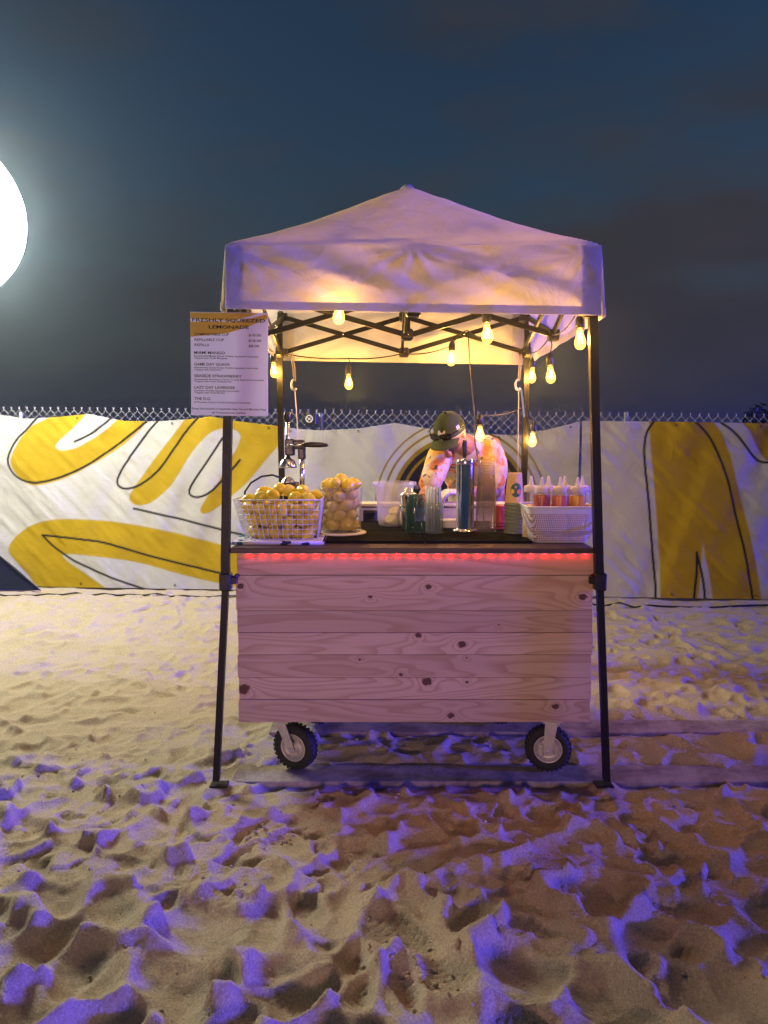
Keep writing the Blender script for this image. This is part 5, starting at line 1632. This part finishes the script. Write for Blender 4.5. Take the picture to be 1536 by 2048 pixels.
def patch2_fn(u, v):
    th = 1.20 - (u - 0.5) * 0.26; ph = 0.42 + (v - 0.5) * 0.16
    return hp_(-0.0885 * math.cos(ph) * math.sin(th), 0.1105 * math.cos(ph) * math.cos(th), 0.004 + 0.131 * math.sin(ph))
part(MB().grid(patch2_fn, 8, 3), 'emblem', M['white_plastic'], cap)
sg = MB()
for s in (-1, 1):
    sg.grid(lambda u, v: hp_(s * (0.008 + 0.052 * u), 0.128 - 0.016 * u * u - 0.004 * (2 * v - 1) ** 2, 0.028 + 0.034 * v - 0.006 * u), 10, 6)
    sg.tube([hp_(s * 0.060, 0.112, 0.052), hp_(s * 0.086, 0.060, 0.052), hp_(s * 0.094, 0.0, 0.050), hp_(s * 0.093, -0.030, 0.044)], 0.0035, 6)
    sg.tube([hp_(s * 0.008, 0.129, 0.030), hp_(s * 0.035, 0.126, 0.025), hp_(s * 0.060, 0.113, 0.030), hp_(s * 0.061, 0.112, 0.058), hp_(s * 0.034, 0.126, 0.064), hp_(s * 0.007, 0.129, 0.060)], 0.0028, 6)
sg.tube([hp_(-0.010, 0.130, 0.052), hp_(0, 0.131, 0.055), hp_(0.010, 0.130, 0.052)], 0.003, 6)
part(sg, 'sunglasses', simple('black_gloss', (0.010, 0.009, 0.009), 0.08), cap)
part(MB().tube([hp_(-0.0885 * math.sin(a), 0.1105 * math.cos(a), 0.016) for a in np.linspace(0.3, 1.5, 10)], 0.0013, 5), 'piping', M['white_plastic'], cap)

# tie-dye tee
t = NT('tie_dye_cotton')
P_ = t.coord()
wv = t.n('ShaderNodeVectorMath', operation='ADD')
nz = t.n('ShaderNodeTexNoise'); nz.inputs['Scale'].default_value = 6; nz.inputs['Detail'].default_value = 3
t.l(P_, nz.inputs['Vector'])
mm = t.n('ShaderNodeVectorMath', operation='SCALE'); mm.inputs['Scale'].default_value = 0.16
t.l(nz.outputs['Color'], mm.inputs[0]); t.l(P_, wv.inputs[0]); t.l(mm.outputs[0], wv.inputs[1])
q = wv.outputs[0]
a1 = t.noise(1.0, 3, 0.55, q, (16, 16, 7), 1); a2 = t.noise(1.0, 3, 0.55, q, (22, 22, 10), 4); a3 = t.noise(1.0, 2, 0.5, q, (30, 30, 12), 7); a4 = t.noise(9, 2, 0.5, q, None, 11)
c = t.mix(t.rng(a1, 0.50, 0.60, 0.0, 0.9), (0.60, 0.54, 0.45), (0.72, 0.22, 0.03))
c = t.mix(t.rng(a4, 0.56, 0.64, 0.0, 0.9), c, (0.70, 0.42, 0.04))
c = t.mix(t.rng(a2, 0.60, 0.66, 0.0, 0.95), c, (0.62, 0.07, 0.05))
c = t.mix(t.rng(a3, 0.63, 0.67, 0.0, 0.9), c, (0.045, 0.06, 0.10))
nm = t.bump(t.noise(9, 4, 0.55, P_), 0.35, 0.02)
M['tee'] = t.done(t.pbsdf(c, 0.85, 0, t.bump(t.noise(500, 1, 0.5, P_), 0.1, 0.001, nm), 0.2))
sh = MB()
loft(sh, [ring((0.60, 4.80, 0.90), .185, .135, (0, -1, 0.1)), ring((0.595, 4.74, 1.02), .180, .135, (0, -1, -0.3)), ring((0.575, 4.62, 1.15), .190, .140, (0, -1, -0.7)), ring((0.535, 4.48, 1.27), .195, .130, (0, -1, -0.9)), ring((0.495, 4.355, 1.355), .185, .105, (0, -1, -0.9)), ring((0.470, 4.285, 1.405), .115, .085, (0, -1, -0.9)), ring((0.452, 4.245, 1.420), .068, .064, (0, -1, -0.9))])
def sleeve(a, b, c_, r0, r1, r2):
    limb(sh, [a, b, c_], [r0, r1, r2])
limb(sh, [(0.345, 4.30, 1.365), (0.305, 4.235, 1.30), (0.262, 4.155, 1.19)], [0.074, 0.076, 0.066])
limb(sh, [(0.610, 4.36, 1.375), (0.645, 4.33, 1.29), (0.640, 4.285, 1.185)], [0.080, 0.078, 0.066])
tee = link('tee_shirt', remeshed(sh, 'tee_shirt', M['tee'], 0.009, 6), per)
tee.location = -origin(per)
dt = bpy.data.textures.new('folds', 'CLOUDS')
# soft folds worked into the cotton
co_ = np.empty(len(tee.data.vertices) * 3, np.float32); tee.data.vertices.foreach_get('co', co_); co_ = co_.reshape(-1, 3)
no_ = np.empty(len(tee.data.vertices) * 3, np.float32); tee.data.vertices.foreach_get('normal', no_); no_ = no_.reshape(-1, 3)
fold = 0.007 * vnoise(co_[:, 0] * 14 + co_[:, 2] * 9, co_[:, 1] * 8 - co_[:, 2] * 5, 51) + 0.004 * vnoise(co_[:, 0] * 30 - co_[:, 2] * 14, co_[:, 1] * 13 + co_[:, 2] * 12, 52)
tee.data.vertices.foreach_set('co', (co_ + no_ * fold[:, None]).ravel().astype(np.float32)); tee.data.update()
bpy.data.textures.remove(dt)
# shorts, shoes, glove
so = MB()
loft(so, [ring((0.60, 4.80, 0.98), .168, .125, (0, -1, 0)), ring((0.60, 4.80, 0.84), .178, .135, (0, -1, 0)), ring((0.60, 4.79, 0.76), .170, .12, (0, -1, 0))])
for s, fx_ in ((-1, 0.50), (1, 0.70)):
    limb(so, [(fx_, 4.79, 0.84), (fx_ + 0.008 * s, 4.755, 0.52)], [0.096, 0.088])
link('shorts', remeshed(so, 'shorts', simple('dark_shorts', (0.018, 0.018, 0.024), 0.9, 0, 0.2, 80), 0.012, 4), per).location = -origin(per)
gv = MB()
limb(gv, [LW, (0.445, 4.08, 1.144)], [0.034, 0.036])
hand(gv, LW, (-0.92, -0.35, 0.02), (0, 0.1, -1), 1.10, 1, 0.5)
link('glove', remeshed(gv, 'glove', simple('white_disposable_glove', (0.74, 0.70, 0.74), 0.5, 0, 0.1, 50, 0.3), 0.0045, 2), per).location = -origin(per)
kn = thing('peeler', 'small black kitchen tool held in the vendor\'s bare hand', 'tool', (0.205, 3.92, 1.10))
part(MB().tube([(0.205, 3.965, 1.118), (0.200, 3.925, 1.122), (0.196, 3.885, 1.124)], [0.008, 0.010, 0.007], 10), 'grip', M['black_plastic'], kn)
part(MB().tube([(0.196, 3.885, 1.124), (0.193, 3.85, 1.122)], [0.004, 0.003], 8), 'blade', M['steel'], kn)
